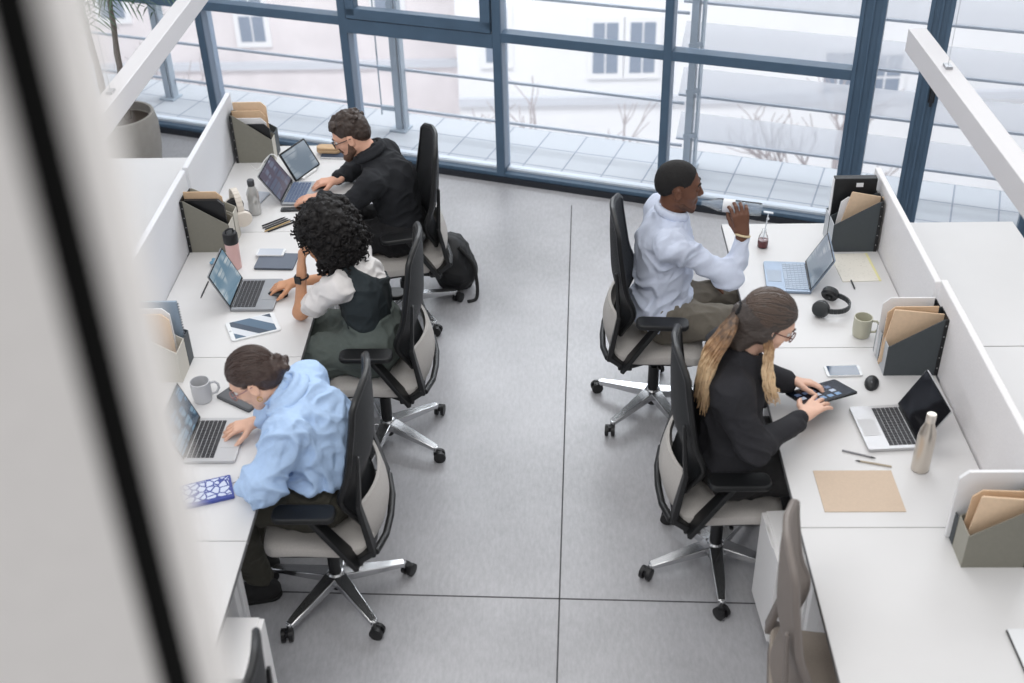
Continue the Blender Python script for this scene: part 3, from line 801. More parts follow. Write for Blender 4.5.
def laptop(x, y, rz, tilt, m, km, sm, label, W=.285, Dp=.215, LH=.20, lidm=None):
    t = thing('laptop', label, 'laptop', (x, y, DESK), rz, 'open laptops on the desks')
    MB().prism(rsq(Dp / 2, W / 2, .012), .013, Matrix.Translation((0, 0, .0085))).build('base', m, t, bevel=.002)
    b = MB()
    for r in range(6):
        n = 14; kw = (W - .04) / n
        for c in range(n):
            if r == 5 and 3 < c < 9:
                if c == 4: b.box((-Dp / 2 + .024 + r * .0185, -W / 2 + .02 + kw * 6.5, .0162), (.0155, kw * 5 - .002, .0022))
                continue
            b.box((-Dp / 2 + .024 + r * .0185, -W / 2 + .02 + kw * (c + .5), .0162), (.0155, kw - .0028, .0022))
    b.build('keyboard', km, t)
    MB().box((Dp / 2 - .044, 0, .0153), (.066, .11, .001)).build('trackpad', mat(m.name + '_pad', tuple(int(255 * (v ** (1 / 2.2))) for v in m.node_tree.nodes['Principled BSDF'].inputs['Base Color'].default_value[:3]), .3), t)
    hx = -Dp / 2 + .006
    Tl = Matrix.Translation((hx, 0, .017)) @ Matrix.Rotation(-tilt, 4, 'Y')
    lid = MB().prism(rsq(LH / 2, W / 2, .01), .006, Tl @ Matrix.Translation((0, 0, LH / 2)) @ Matrix.Rotation(PI / 2, 4, 'Y')).build('lid', lidm or m, t, bevel=.001)
    MB(Tl).box((.0035, 0, LH / 2), (.001, W - .006, LH - .006)).build('bezel', bez, lid)
    MB(Tl).box((.0042, 0, LH / 2 + .003), (.0012, W - .02, LH - .024)).build('screen', sm, lid)
    MB().cyl((hx, -W * .42, .015), (hx, W * .42, .015), .006, n=10).build('hinge', bez, t)
    return t
laptop(-1.455, 4.883, 0, R_(24), alud, keym, scr1, 'silver laptop in front of the curly-haired woman')
laptop(-1.392, 3.746, 0, R_(20), alu, keym, scr3, 'silver laptop under the hand of the woman in the light blue shirt')
laptop(-1.405, 5.975, R_(-3), R_(34), alud, mat('keys_navy', (74, 92, 122), .5), scr2, 'laptop with photo on screen in front of the bearded man', lidm=alud)
laptop(1.177, 5.005, PI + R_(-5), R_(28), alub, keyb, scr5, 'blue-grey laptop on the desk of the man in the pale shirt')
laptop(1.372, 3.808, PI + R_(4), R_(29), alu, keym, scr4, 'silver laptop with a black screen behind the steel bottle')
# tablet on a white stand beside the bearded man's laptop
t = thing('tablet', 'tablet in a white stand beside the bearded man\'s laptop', 'tablet', (-1.380, 6.205, DESK), R_(-25))
Tt = Matrix.Translation((-.05, 0, .012)) @ Matrix.Rotation(-R_(32), 4, 'Y')
MB(Tt).prism(rsq(.092, .125, .01), .008, Matrix.Translation((0, 0, .092)) @ Matrix.Rotation(PI / 2, 4, 'Y')).build('body', bez, t, bevel=.001)
MB(Tt).box((.0046, 0, .092), (.001, .226, .164)).build('screen', scr5, t)
b = MB(); b.prism(rsq(.05, .06, .01), .008, Matrix.Translation((-.085, 0, .004))); b.box((-.045, 0, .010), (.02, .14, .012)); b.bar((-.10, 0, .0), (-.115, 0, .08), .08, .006, up=(1, 0, 0)); b.build('stand', mat('white_plastic', (232, 232, 232), .4), t, bevel=.001)

# ------------------------------------------------------------------ small helpers for desk things
white_pl = mat('white_plastic', (232, 232, 232), .4); blk = mat('black_plastic', (26, 27, 30), .45); dkblue = mat('dark_blue_cover', (54, 66, 86), .6)
def quad_thing(name, label, cat, c, size, rz, m, h, z=DESK, r=.008, group=None, bevel=.001):
    t = thing(name, label, cat, (c[0], c[1], z), rz, group)
    body = MB().prism(rsq(size[0] / 2, size[1] / 2, r), h, Matrix.Translation((0, 0, h / 2))).build('body' if name != 'notebook' else 'cover', m, t, bevel=bevel)
    return t
def pen(a, b_, m, label, r=.004, z=DESK, tip=None, group='pens and pencils on the desks', name='pen', cat='pen'):
    A = Vector((a[0], a[1], z + r)); B = Vector((b_[0], b_[1], z + r)); d = (B - A)
    t = thing(name, label, cat, (A.x, A.y, z), math.atan2(d.y, d.x), group); L = d.length
    MB().tube([(0, 0, r), (L * .86, 0, r)], r, 8).build('barrel', m, t, smooth=True)
    MB().tube([(L * .86, 0, r), (L * .97, 0, r), (L, 0, r)], [r, r * .45, r * .15], 8).build('tip', tip or mat('pen_tip', (60, 60, 62), .4, .5), t, smooth=True)
    return t
def mug(x, y, m, rz, label, r=.042, h=.095):
    t = thing('mug', label, 'mug', (x, y, DESK), rz, 'mugs on the desks')
    MB().lathe([(r * .80, 0), (r * .9, .003), (r, .03), (r, h), (r - .004, h + .001), (r - .0045, h - .004), (r - .005, .03), (r * .8, .008), (.001, .007)], 32).build('cup', m, t, smooth=True)
    MB().tube([(r - .002, 0, h * .82), (r + .018, 0, h * .84), (r + .031, 0, h * .68), (r + .031, 0, h * .45), (r + .018, 0, h * .26), (r - .002, 0, h * .24)], .0055, 10).build('handle', m, t, smooth=True)
mug(-1.519, 4.035, mat('grey_ceramic', (188, 189, 192), .35), R_(20), 'grey mug beside the head of the woman in light blue', .043, .10)
mug(1.43, 4.50, mat('sage_ceramic', (188, 186, 168), .4), R_(-12), 'sage green mug beside the black headphones', .042, .10)
# pink tumbler
t = thing('tumbler', 'pink tumbler with a black lid behind the curly-haired woman\'s laptop', 'bottle', (-1.625, 5.165, DESK), R_(30))
MB().lathe([(.030, 0), (.032, .004), (.036, .145), (.034, .15)], 28).build('body', mat('pink_steel', (222, 184, 180), .35, .15), t, smooth=True)
MB().lathe([(.036, .148), (.038, .152), (.038, .198), (.034, .206), (.012, .207)], 28).build('lid', blk, t, smooth=True)
MB().tube([(-.02, 0, .205), (-.018, 0, .222), (.0, 0, .228), (.018, 0, .222), (.02, 0, .205)], .005, 8).build('carry_loop', blk, t, smooth=True)
# white headphones on a stand + clear bottle
hpw = mat('cream_plastic', (214, 206, 196), .45)
def headphones(loc, rz, m, mp_, label, lying):
    t = thing('headphones', label, 'headphones', loc, rz)
    T = Matrix.Identity(4) if lying else Matrix.Translation((0, 0, .105)) @ Matrix.Rotation(PI / 2, 4, 'X') @ Matrix.Diagonal((1.15, 1.15, 1.3, 1))
    pts = [(.078 * math.cos(a), .085 * math.sin(a), 0) for a in [PI * k / 14 - .12 + (.24 * k / 14) for k in range(15)]]
    b = MB(T)
    for q, wv in ((0.0, .010),):
        for k in range(len(pts) - 1): b.bar(pts[k], pts[k + 1], .026, .009, up=(pts[k][0], pts[k][1], 0.001))
    b.build('headband', m, t, bevel=.002, smooth=True)
    for s in (-1, 1):
        Tc = T @ Matrix.Translation((s * .075, -.03, 0)) @ Matrix.Rotation(s * PI / 2 + (R_(28) * -s if lying else 0), 4, 'Y')
        c = MB(Tc).lathe([(.02, .022), (.036, .02), (.040, .012), (.040, .0)], 24).build('ear_cup', m, t, smooth=True)
        MB(Tc).lathe([(.040, 0), (.042, -.008), (.036, -.018), (.02, -.016), (.015, -.006)], 24).build('cushion', mp_, c, smooth=True)
    return t
headphones((1.335, 4.715, DESK + .041), R_(-118), mat('headphone_black', (44, 48, 50), .35), blk, 'black headphones lying beside the sage green mug', True)
headphones((-1.70, 5.62, DESK + .012), R_(-62), hpw, blk, 'cream headphones standing against the file holder beside the smoky bottle', False)
t = thing('water_bottle', 'smoky grey bottle with dark cap beside the cream headphones', 'bottle', (-1.642, 5.752, DESK))
MB().lathe([(.03, 0), (.034, .006), (.034, .13), (.02, .165), (.016, .175)], 24).build('body', mat('smoke_bottle', (190, 190, 188), .15, .4), t, smooth=True)
MB().lathe([(.019, .174), (.02, .178), (.02, .205), (.016, .21), (.004, .211)], 20).build('cap', mat('grey_cap', (78, 80, 84), .35, .5), t, smooth=True)
# steel bottle
t = thing('steel_bottle', 'brushed steel bottle in front of the black-screened laptop', 'bottle', (1.452, 3.556, DESK))
MB().lathe([(.030, 0), (.034, .004), (.035, .012), (.035, .165), (.031, .195), (.020, .225), (.0175, .24)], 32).build('body', mat('brushed_steel', (206, 198, 188), .28, .75), t, smooth=True)
MB().lathe([(.0185, .24), (.019, .243), (.019, .268), (.017, .275), (.006, .277)], 24).build('cap', mat('bottle_cap_steel', (222, 216, 208), .3, .6), t, smooth=True)
# flask with red liquid and stirrer
clear = glass_mat('clear_glass', (.97, .98, .98, 1), 1.12, .22)
t = thing('glass_flask', 'small glass flask with dark red liquid and clear straw near the window', 'flask', (1.105, 5.325, DESK))
MB().lathe([(.024, 0), (.027, .004), (.027, .045), (.022, .066), (.014, .080), (.011, .10), (.013, .104)], 24).build('glass', clear, t, smooth=True)
MB().lathe([(.022, .003), (.0255, .006), (.0255, .044), (.001, .045)], 24).build('liquid', mat('red_liquid', (112, 62, 62), .1), t, smooth=True)
b = MB(); b.tube([(0, 0, .05), (.012, 0, .195)], .0032, 8); b.bar((-.012, 0, .205), (.036, 0, .197), .014, .006); b.ball((.0125, 0, .165), .008, 6); b.build('straw', mat('straw_clear', (214, 218, 224), .2), t, smooth=True)
# notebooks, phones, tablets
t = quad_thing('notebook', 'grey spiral notebook under a phone beside the pink tumbler', 'notebook', (-1.42, 5.212), (.205, .155), R_(-3), mat('slate_cover', (96, 104, 118), .6), .012)
b = MB()
for k in range(20): b.lathe([(.005, -.001), (.0062, 0), (.005, .001)], 8, Matrix.Translation((-.095 + k * .01, -.078, .006)) @ Matrix.Rotation(PI / 2, 4, 'Y'))
b.build('spiral', mat('spiral_wire', (90, 94, 100), .4, .6), t)
MB().box((0, 0, .0035), (.198, .150, .005)).build('pages', paper, t)
def phone(c, L, W, rz, body, scr, label, z=DESK):
    t = thing('phone', label, 'phone', (c[0], c[1], z), rz, 'phones on the desks')
    MB().prism(rsq(L / 2, W / 2, .010), .008, Matrix.Translation((0, 0, .004))).build('body', body, t, bevel=.002)
    MB().prism(rsq(L / 2 - .012, W / 2 - .004, .003), .0006, Matrix.Translation((0, 0, .0083))).build('screen', scr, t)
glassy = mat('phone_screen', (58, 74, 96), .06); glassw = mat('phone_screen_pale', (196, 202, 212), .08)
phone((-1.465, 5.288), .15, .072, R_(-2), mat('white_gloss', (226, 228, 230), .2), glassw, 'pale phone lying on the grey spiral notebook', DESK + .0125)
phone((-1.445, 5.79), .125, .045, R_(2), blk, mat('black_gloss', (14, 15, 17), .1), 'slim black phone between the bearded man\'s laptop and the pens')
phone((1.289, 4.213), .158, .08, R_(2), mat('white_gloss', (226, 228, 230), .2), glassy, 'white phone on the right desk above the mouse')
phone((-1.66, 5.93), .15, .075, R_(75), mat('clear_case', (196, 204, 216), .2), glassw, 'pale phone lying between the smoky bottle and the bearded man\'s laptop')
t = thing('tablet', 'white tablet with dark reflections between the two left laptops', 'tablet', (-1.418, 4.603, DESK), R_(24))
MB().prism(rsq(.118, .085, .012), .008, Matrix.Translation((0, 0, .004))).build('body', mat('white_gloss', (226, 228, 230), .2), t, bevel=.002)
scr6 = bpy.data.materials.new('tablet_reflections'); scr6.use_nodes = True; nt = scr6.node_tree; pb = nt.nodes['Principled BSDF']  # dark reflections painted into the screen colour as diagonal bands
tc = nt.nodes.new('ShaderNodeTexCoord'); wv = nt.nodes.new('ShaderNodeTexWave'); wv.inputs['Scale'].default_value = 3.2; wv.wave_profile = 'SAW'; wv.bands_direction = 'DIAGONAL'
crr = nt.nodes.new('ShaderNodeValToRGB'); crr.color_ramp.interpolation = 'CONSTANT'
crr.color_ramp.elements[0].color = rgb(92, 112, 132); crr.color_ramp.elements[1].position = .42; crr.color_ramp.elements[1].color = rgb(214, 218, 224)
e3 = crr.color_ramp.elements.new(.72); e3.color = rgb(74, 84, 98)
nt.links.new(tc.outputs['Object'], wv.inputs['Vector']); nt.links.new(wv.outputs['Fac'], crr.inputs['Fac']); nt.links.new(crr.outputs['Color'], pb.inputs['Base Color']); pb.inputs['Roughness'].default_value = .15
MB().box((0, 0, .0083), (.196, .150, .0008)).build('screen', scr6, t)
MB().lathe([(.006, .0082), (.005, .0088)], 14, Matrix.Translation((-.108, 0, 0))).build('home_button', mat('button_grey', (170, 172, 176), .3), t)
t = quad_thing('tablet', 'dark grey tablet case lying under the chin of the woman in light blue', 'tablet', (-1.348, 4.045), (.20, .125), R_(-33), mat('charcoal_case', (74, 76, 80), .6), .011)
MB().box((0, 0, .0118), (.188, .112, .0012)).build('cover', mat('charcoal_cover', (88, 90, 94), .55), t)
# patterned notebook with a ribbon
t = thing('notebook', 'royal blue notebook with white leaf pattern in front of the left laptop', 'notebook', (-1.355, 3.425, DESK), R_(20))
MB().prism(rsq(.10, .068, .006), .014, Matrix.Translation((0, 0, .007))).build('cover', mat('royal_blue', (62, 76, 150), .5), t, bevel=.0015)
lm = bpy.data.materials.new('leaf_pattern'); lm.use_nodes = True; nt = lm.node_tree; pb = nt.nodes['Principled BSDF']
tc = nt.nodes.new('ShaderNodeTexCoord'); vo = nt.nodes.new('ShaderNodeTexVoronoi'); vo.feature = 'DISTANCE_TO_EDGE'; vo.inputs['Scale'].default_value = 34
crr = nt.nodes.new('ShaderNodeValToRGB'); crr.color_ramp.interpolation = 'CONSTANT'; crr.color_ramp.elements[0].color = rgb(62, 76, 150); crr.color_ramp.elements[1].position = .09; crr.color_ramp.elements[1].color = rgb(206, 214, 232)
nt.links.new(tc.outputs['Object'], vo.inputs['Vector']); nt.links.new(vo.outputs['Distance'], crr.inputs['Fac']); nt.links.new(crr.outputs['Color'], pb.inputs['Base Color']); pb.inputs['Roughness'].default_value = .5
MB().box((0, .004, .0145), (.182, .112, .0012)).build('printed_panel', lm, t)
MB().tube([(.10, .02, .006), (.115, .026, .004), (.13, .04, .003), (.128, .055, .002)], .0013, 6).build('ribbon', mat('ribbon_grey', (120, 120, 130), .6), t)
# eyeglass case on a notebook by the bearded man
t = quad_thing('notebook', 'dark blue notebook under the tan case at the bearded man\'s elbow', 'notebook', (-1.30, 6.50), (.17, .12), R_(-4), dkblue, .014)
MB().box((0, 0, .007), (.166, .121, .008)).build('pages', paper, t)
t = thing('glasses_case', 'tan leather case lying on the dark blue notebook', 'case', (-1.345, 6.515, DESK + .0145), R_(-6))
tanm = mat('tan_leather', (196, 164, 128), .55, noise=.05, nscale=40)
MB().prism(rsq(.075, .034, .03), .022, Matrix.Translation((0, 0, .011))).build('base', tanm, t, bevel=.006)
MB().prism(rsq(.074, .033, .03), .014, Matrix.Translation((0, 0, .0295))).build('lid', tanm, t, bevel=.005)
# papers with a yellow edge
def sheet_flat(name, label, cat, c, size, rz, m, h=.0012, z=DESK, group=None):
    o = MB().box((0, 0, h / 2), (size[0], size[1], h)).build(name, m); o.location = (c[0], c[1], z); o.rotation_euler = (0, 0, rz); return tag(o, label, cat, group)
pm = bpy.data.materials.new('written_paper'); pm.use_nodes = True; nt = pm.node_tree; pb = nt.nodes['Principled BSDF']
tc = nt.nodes.new('ShaderNodeTexCoord'); n1 = nt.nodes.new('ShaderNodeTexNoise'); n1.inputs['Scale'].default_value = 120; n1.inputs['Detail'].default_value = 4
crr = nt.nodes.new('ShaderNodeValToRGB'); crr.color_ramp.elements[0].position = .30; crr.color_ramp.elements[0].color = rgb(214, 210, 200); crr.color_ramp.elements[1].position = .42; crr.color_ramp.elements[1].color = rgb(232, 228, 218)
nt.links.new(tc.outputs['Object'], n1.inputs['Vector']); nt.links.new(n1.outputs['Fac'], crr.inputs['Fac']); nt.links.new(crr.outputs['Color'], pb.inputs['Base Color']); pb.inputs['Roughness'].default_value = .8
t = thing('notepad', 'cream notepad with yellow edge beside the blue-grey laptop', 'notepad', (1.53, 5.105, DESK), R_(2))
MB().box((0, 0, .002), (.18, .27, .004)).build('pages', pm, t)
MB().box((.095, 0, .002), (.012, .27, .0044)).build('yellow_edge', mat('yellow_edge', (232, 226, 170), .7), t)
pen((1.488, 4.978), (1.489, 4.893), blk, 'short black pen below the cream notepad')
pen((-1.734, 5.023), (-1.735, 4.864), blk, 'thin black stylus beside the left partition behind the laptop', .0035)
pen((1.172, 3.669), (1.296, 3.619), mat('pen_silver', (150, 150, 154), .3, .7), 'silver pen nearer the tablet above the tan mat')
pen((1.345, 3.568), (1.210, 3.607), mat('pencil_beige', (178, 166, 148), .5), 'beige pencil nearest the steel bottle', name='pencil', cat='pencil', tip=mat('pen_tip', (60, 60, 62), .4, .5))
gp = [((-1.575, 5.60), (-1.465, 5.70), 'pen_black_a', (34, 35, 38)), ((-1.566, 5.575), (-1.447, 5.688), 'pen_grey', (72, 72, 76)), ((-1.55, 5.56), (-1.43, 5.675), 'pen_dark', (48, 48, 50)), ((-1.548, 5.537), (-1.412, 5.668), 'pen_wood', (186, 160, 116)), ((-1.53, 5.535), (-1.396, 5.648), 'pen_black_b', (30, 30, 32))]
lb = ['black pen leftmost of the loose bunch near the black phone', 'grey pen second from the left in the loose bunch', 'dark pen in the middle of the loose bunch', 'wooden pencil in the loose bunch near the curly hair', 'black pen rightmost of the loose bunch by the curly hair']
for (a, b2, n, c), l in zip(gp, lb):
    k_ = 'pencil' if 'pencil' in l else 'pen'; pen(a, b2, mat(n, c, .45), l, .0045, name=k_, cat=k_)
# mice
def mouse(x, y, rz, label, z=DESK):
    t = thing('computer_mouse', label, 'mouse', (x, y, z), rz, 'computer mice')
    S = [(.0, .0)]
    b = MB(); b.ball((0, 0, .006), (.052, .031, .026), 10)
    b.v = [(p[0], p[1], max(p[2], 0.0)) for p in b.v]; b.build('shell', blk, t, smooth=True)
    MB().lathe([(.006, -.0025), (.007, 0), (.006, .0025)], 12, Matrix.Translation((-.022, 0, .026)) @ Matrix.Rotation(PI / 2, 4, 'X')).build('wheel', mat('wheel_grey', (110, 112, 116), .5), t)
mouse(1.392, 4.118, R_(70), 'black computer mouse beside the white phone on the right desk')
mouse(-1.352, 4.885, 0, 'black computer mouse under the curly-haired woman\'s right hand')
mouse(-1.325, 6.035, 0, 'black computer mouse under the bearded man\'s right hand')
# tan desk mat
sheet_flat('desk_mat', 'flat tan mat lying on the right desk in front of the steel bottle', 'mat', (1.185, 3.428), (.305, .236), 0, mat('tan_felt', (204, 184, 164), .9, noise=.03, nscale=120), .003)
# closed dark tablet at the right frame edge
t = quad_thing('tablet', 'tablet with a dark edge cut off by the right frame edge', 'tablet', (1.585, 2.60), (.12, .26), R_(1), mat('white_gloss', (226, 228, 230), .2), .008)
MB().box((-.0605, 0, .004), (.004, .25, .0084)).build('dark_edge', blk, t)
# blue cloth and white cable
o = MB()
for k in range(26):
    a = RNG.random(3); o.ball((-.02 + .05 * a[0], -.02 + .04 * a[1], .008 + .012 * a[2]), (.012, .010, .008), 5)
o = o.build('cleaning_cloth', mat('cyan_cloth', (120, 160, 186), .9), smooth=True); o.location = (-1.735, 5.20, DESK); tag(o, 'small crumpled blue cloth behind the curly-haired woman\'s laptop', 'cloth')
cp = [(-1.80, 6.36, .004), (-1.74, 6.30, .004), (-1.70, 6.33, .05), (-1.66, 6.36, .075), (-1.62, 6.33, .06), (-1.63, 6.28, .02), (-1.66, 6.24, .004), (-1.60, 6.20, .004), (-1.57, 6.22, .004)]
def spline(pts, n=6):
    P_ = [Vector(p) for p in pts]; out = []
    for i in range(len(P_) - 1):
        a, b, c, d = P_[max(i - 1, 0)], P_[i], P_[i + 1], P_[min(i + 2, len(P_) - 1)]
        for k in range(n):
            u = k / n; out.append(.5 * ((2 * b) + (c - a) * u + (2 * a - 5 * b + 4 * c - d) * u * u + (3 * b - a - 3 * c + d) * u ** 3))
    return out + [P_[-1]]
o = MB().tube([(p.x, p.y, p.z + DESK) for p in spline(cp)], .0035, 8).build('cable', white_pl, smooth=True); tag(o, 'looped white charging cable beside the olive file holder', 'cable')

# ------------------------------------------------------------------ potted palm
t = thing('potted_palm', 'tall palm in a round stone-grey pot behind the left bench', 'plant', (-3.07, 7.72, 0))
potm = mat('stone_pot', (158, 154, 148), .7, noise=.04, nscale=20)
MB().lathe([(.19, .03), (.22, .05), (.255, .25), (.262, .42), (.245, .505), (.225, .505), (.235, .44), (.001, .43)], 40).build('pot', potm, t, smooth=True)
MB().lathe([(.20, 0), (.215, .004), (.215, .035), (.19, .036)], 40).build('saucer', mat('saucer_grey', (92, 92, 92), .6), t, smooth=True)
MB().lathe([(.233, .438), (.12, .455), (.001, .46)], 30).build('soil', mat('soil', (62, 52, 44), .95, bump=.6, bscale=60), t, smooth=True)
trk = mat('palm_trunk', (84, 74, 66), .9, noise=.2, nscale=30); lf = mat('palm_leaf', (44, 84, 52), .5)
tops = []
for (dx, dy, hgt, tx) in ((-.07, .0, 1.42, -.02), (.05, .03, 1.34, .06)):
    pts = [Vector((dx + tx * (k / 9) ** 1.3 + .003 * math.sin(k * 2.1), dy, .44 + (hgt - .44) * k / 9)) for k in range(10)]
    MB().tube(pts, [.026 - .0012 * k + (.003 if k % 2 else 0) for k in range(10)], 10).build('trunk', trk, t, smooth=True)
    tops.append(pts[-1])
Rl = random.Random(4)
for tp_ in tops:
    for k in range(13):
        a = k * 2.4; el = Rl.uniform(-.1, 1.0); L = Rl.uniform(.36, .52)
        d = Vector((math.cos(a) * math.cos(el), math.sin(a) * math.cos(el), math.sin(el)))
        st = [tp_ + d * (L * u) + Vector((0, 0, -.35 * L * u * u * 1.4)) for u in [q / 8 for q in range(9)]]
        b = MB(); b.tube(st, .004, 5)
        for q in range(2, 9):
            ax = (st[q] - st[q - 1]).normalized(); sd = ax.cross(Vector((0, 0, 1))).normalized()
            for s in (-1, 1):
                ln = .17 * math.sin(PI * (q / 10.0)) + .05
                m0 = st[q]; e = m0 + (sd * s * .75 + ax * .65 - Vector((0, 0, .25))) * ln; mid = (m0 + e) / 2 + Vector((0, 0, .012)); wv = ax * .009
                b.add([m0, mid + wv, e, mid - wv, mid + Vector((0, 0, .003))], [(0, 1, 4), (1, 2, 4), (2, 3, 4), (3, 0, 4)])
        b.build('frond', lf, t)

# ------------------------------------------------------------------ backpack on the floor behind the bearded man's chair
t = thing('backpack', 'black backpack on the floor behind the bearded man\'s chair', 'bag', (-.60, 6.17, 0))
S = SDF(); S.ell((-.60, 6.17, .17), (.12, .16, .185), k=.03); S.ell((-.54, 6.15, .12), (.09, .13, .11), k=.04); S.cut((0, 0, 0.002), (0, 0, -1))
bag = sculpt('body', S, mat('black_nylon', (20, 21, 24), .6), t, .008, 1, fold=.012, fs=12)
b = MB(); b.tube(spline([(.05, -.08, .32), (.13, -.10, .22), (.155, -.13, .1), (.15, -.17, .012), (.10, -.20, .008)]), .011, 8); b.build('strap', mat('black_strap', (14, 14, 16), .6), t, smooth=True)
# ------------------------------------------------------------------ people
def skin_mat(name, c): return mat(name, c, .5, noise=.04, nscale=30, spec=.35)
def cloth(name, c, n=.05, bmp=.25): return mat(name, c, .9, noise=n, nscale=60, bump=bmp, bscale=300)
eyew = mat('eye_white', (225, 222, 218), .2); iris = mat('iris_dark', (40, 30, 26), .2)
def hand(S, w, d, n, thumb, curl, s=1.0, spread=.10, tcurl=.3, tw=(.62, .72, .30)):
    """palm and five fingers; d wrist->knuckles, n back of the hand, thumb = unit side of the thumb"""
    d = nrm(d); n = nrm(np.asarray(n) - d * np.dot(n, d)); t = np.cross(d, n); t = t * np.sign(t.dot(thumb))
    w = np.asarray(w, float); bases = []
    for i, off in enumerate((.030, .010, -.010, -.029)):
        b = w + s * (d * (.090 - .004 * abs(i - 1.3)) + t * off); bases.append(b)
        S.cap(w + s * (d * .012 + t * off * .55), b, .0135 * s, .0105 * s, k=.012)
    S.cap(w - d * .02, w + d * .02 * s, .023 * s, .022 * s, k=.02, flat=(n, 1.35))
    tips = []
    for i, L in enumerate((.073, .081, .075, .060)):
        c = curl[i] if isinstance(curl, list) else curl if isinstance(curl, tuple) else (curl, curl, curl * .7)
        sp = spread * (1.4 - i) / 1.4; p = bases[i]; ang = 0
        for q, (f, r0, r1) in enumerate(((.46, .0095, .0085), (.30, .0085, .0078), (.24, .0078, .0062))):
            ang += c[q]; dd = nrm((d * math.cos(ang) - n * math.sin(ang)) + t * sp)
            e = p + dd * (L * f * s); S.cap(p, e, r0 * s, r1 * s, k=.004); p = e
        tips.append(p)
    p = w + s * (d * .022 + t * .024); td = nrm(d * tw[0] + t * tw[1] - n * tw[2])
    for L, r0, r1, a in ((.042, .0155, .0115, 0), (.034, .0112, .010, tcurl), (.028, .010, .0072, tcurl * .8)):
        td = nrm(td * math.cos(a) + nrm(d * .75 - t * .35 - n * .2) * math.sin(a)); e = p + td * (L * s); S.cap(p, e, r0 * s, r1 * s, k=.008); p = e
    return tips
def head(S, c, F, s=1.0, fem=False):
    f, l, u = F[:, 0], F[:, 1], F[:, 2]
    P = lambda a, b, z: np.asarray(c) + s * (f * a + l * b + u * z)
    S.ell(P(-.012, 0, .030), np.array((.097, .075, .086)) * s, F, k=.02)
    S.ell(P(.030, 0, -.028), np.array((.062, .060, .082)) * s, F, k=.03)
    j = .036 if fem else .044
    for sg in (-1, 1):
        S.cap(P(.0, sg * .052, -.055), P(.066, sg * .018, -.098), .020 * s, .016 * s, k=.03)
        S.ell(P(.058, sg * .036, -.025), np.array((.022, .022, .020)) * s, F, k=.02)
    S.ell(P(.074, 0, -.098), np.array((.018, .020 if fem else .024, .016)) * s, F, k=.02)
    S.cap(P(.078, -.030, .026), P(.078, .030, .026), .013 * s, k=.015)
    for sg in (-1, 1): S.ell(P(.092, sg * .031, .006), np.array((.014, .017, .011)) * s, F, k=.012, op='s')
    S.cap(P(.086, 0, .016), P(.108, 0, -.024), .008 * s, .0105 * s, k=.012)
    for sg in (-1, 1): S.ell(P(.098, sg * .011, -.030), np.array((.010, .008, .007)) * s, F, k=.006)
    S.cap(P(.088, -.014, -.056), P(.088, .014, -.056), .0075 * s, k=.008); S.cap(P(.085, -.013, -.068), P(.085, .013, -.068), .0085 * s, k=.008)
    S.cap(P(.096, -.022, -.062), P(.096, .022, -.062), .0022 * s, k=.004, op='s')
    for sg in (-1, 1):
        E = np.stack([nrm(f * .93 + l * sg * .36), nrm(l * .93 - f * sg * .36), u], 1)
        S.ell(P(-.006, sg * .079, -.012), np.array((.020, .007, .031)) * s, E, k=.006)
        S.ell(P(-.002, sg * .087, -.010), np.array((.010, .006, .018)) * s, E, k=.005, op='s')
    return P
def face_parts(parent, P, F, s, browm, lipm, closed=False):
    f, l, u = F[:, 0], F[:, 1], F[:, 2]
    R4 = Matrix(((f[0], l[0], u[0]), (f[1], l[1], u[1]), (f[2], l[2], u[2]))).to_4x4()
    off = -Vector(parent.location)
    for sg in (-1, 1):
        p = P(.080, sg * .031, .004)
        T = Matrix.Translation(off + Vector(p)) @ R4
        e = MB(T).ball((0, 0, 0), .0105 * s, 8).build('eye', closed or eyew, parent, smooth=True)
        if not closed: MB(T).ball((.0068 * s, 0, -.0025), .0056 * s, 6).build('iris', iris, e, smooth=True)
        b = MB(); b.tube([off + Vector(P(.094 - .012 * abs(q - .3) * 1.6, sg * (.016 + .030 * q), .028 + .006 * math.sin(q * PI))) for q in (0, .25, .5, .75, 1)], [.0035 * s, .0048 * s, .0045 * s, .004 * s, .002 * s], 6)
        b.build('eyebrow', browm, parent, smooth=True)
    if lipm:
        MB().tube([off + Vector(P(.0915 - .06 * abs(q) ** 2 * .2, q * .024, -.0625)) for q in (-1, -.5, 0, .5, 1)], [.002, .0055, .006, .0055, .002], 8).build('lips', lipm, parent, smooth=True)
def glasses(parent, P, s, m):
    off = -Vector(parent.location); b = MB()
    for sg in (-1, 1):
        ring = [off + Vector(P(.108 - .010 * (abs(math.cos(a) * .6 + .6) if True else 0), sg * (.034 + .024 * math.cos(a)), .002 + .020 * math.sin(a))) for a in [2 * PI * k / 20 for k in range(21)]]
        b.tube(ring, .0024, 6)
        b.tube([off + Vector(P(.094, sg * .058, .008)), off + Vector(P(.04, sg * .079, .008)), off + Vector(P(-.015, sg * .082, .004))], .0024, 6)
    b.tube([off + Vector(P(.106, -.011, .006)), off + Vector(P(.110, 0, .009)), off + Vector(P(.106, .011, .006))], .0024, 6)
    return b.build('glasses', m, parent, smooth=True)
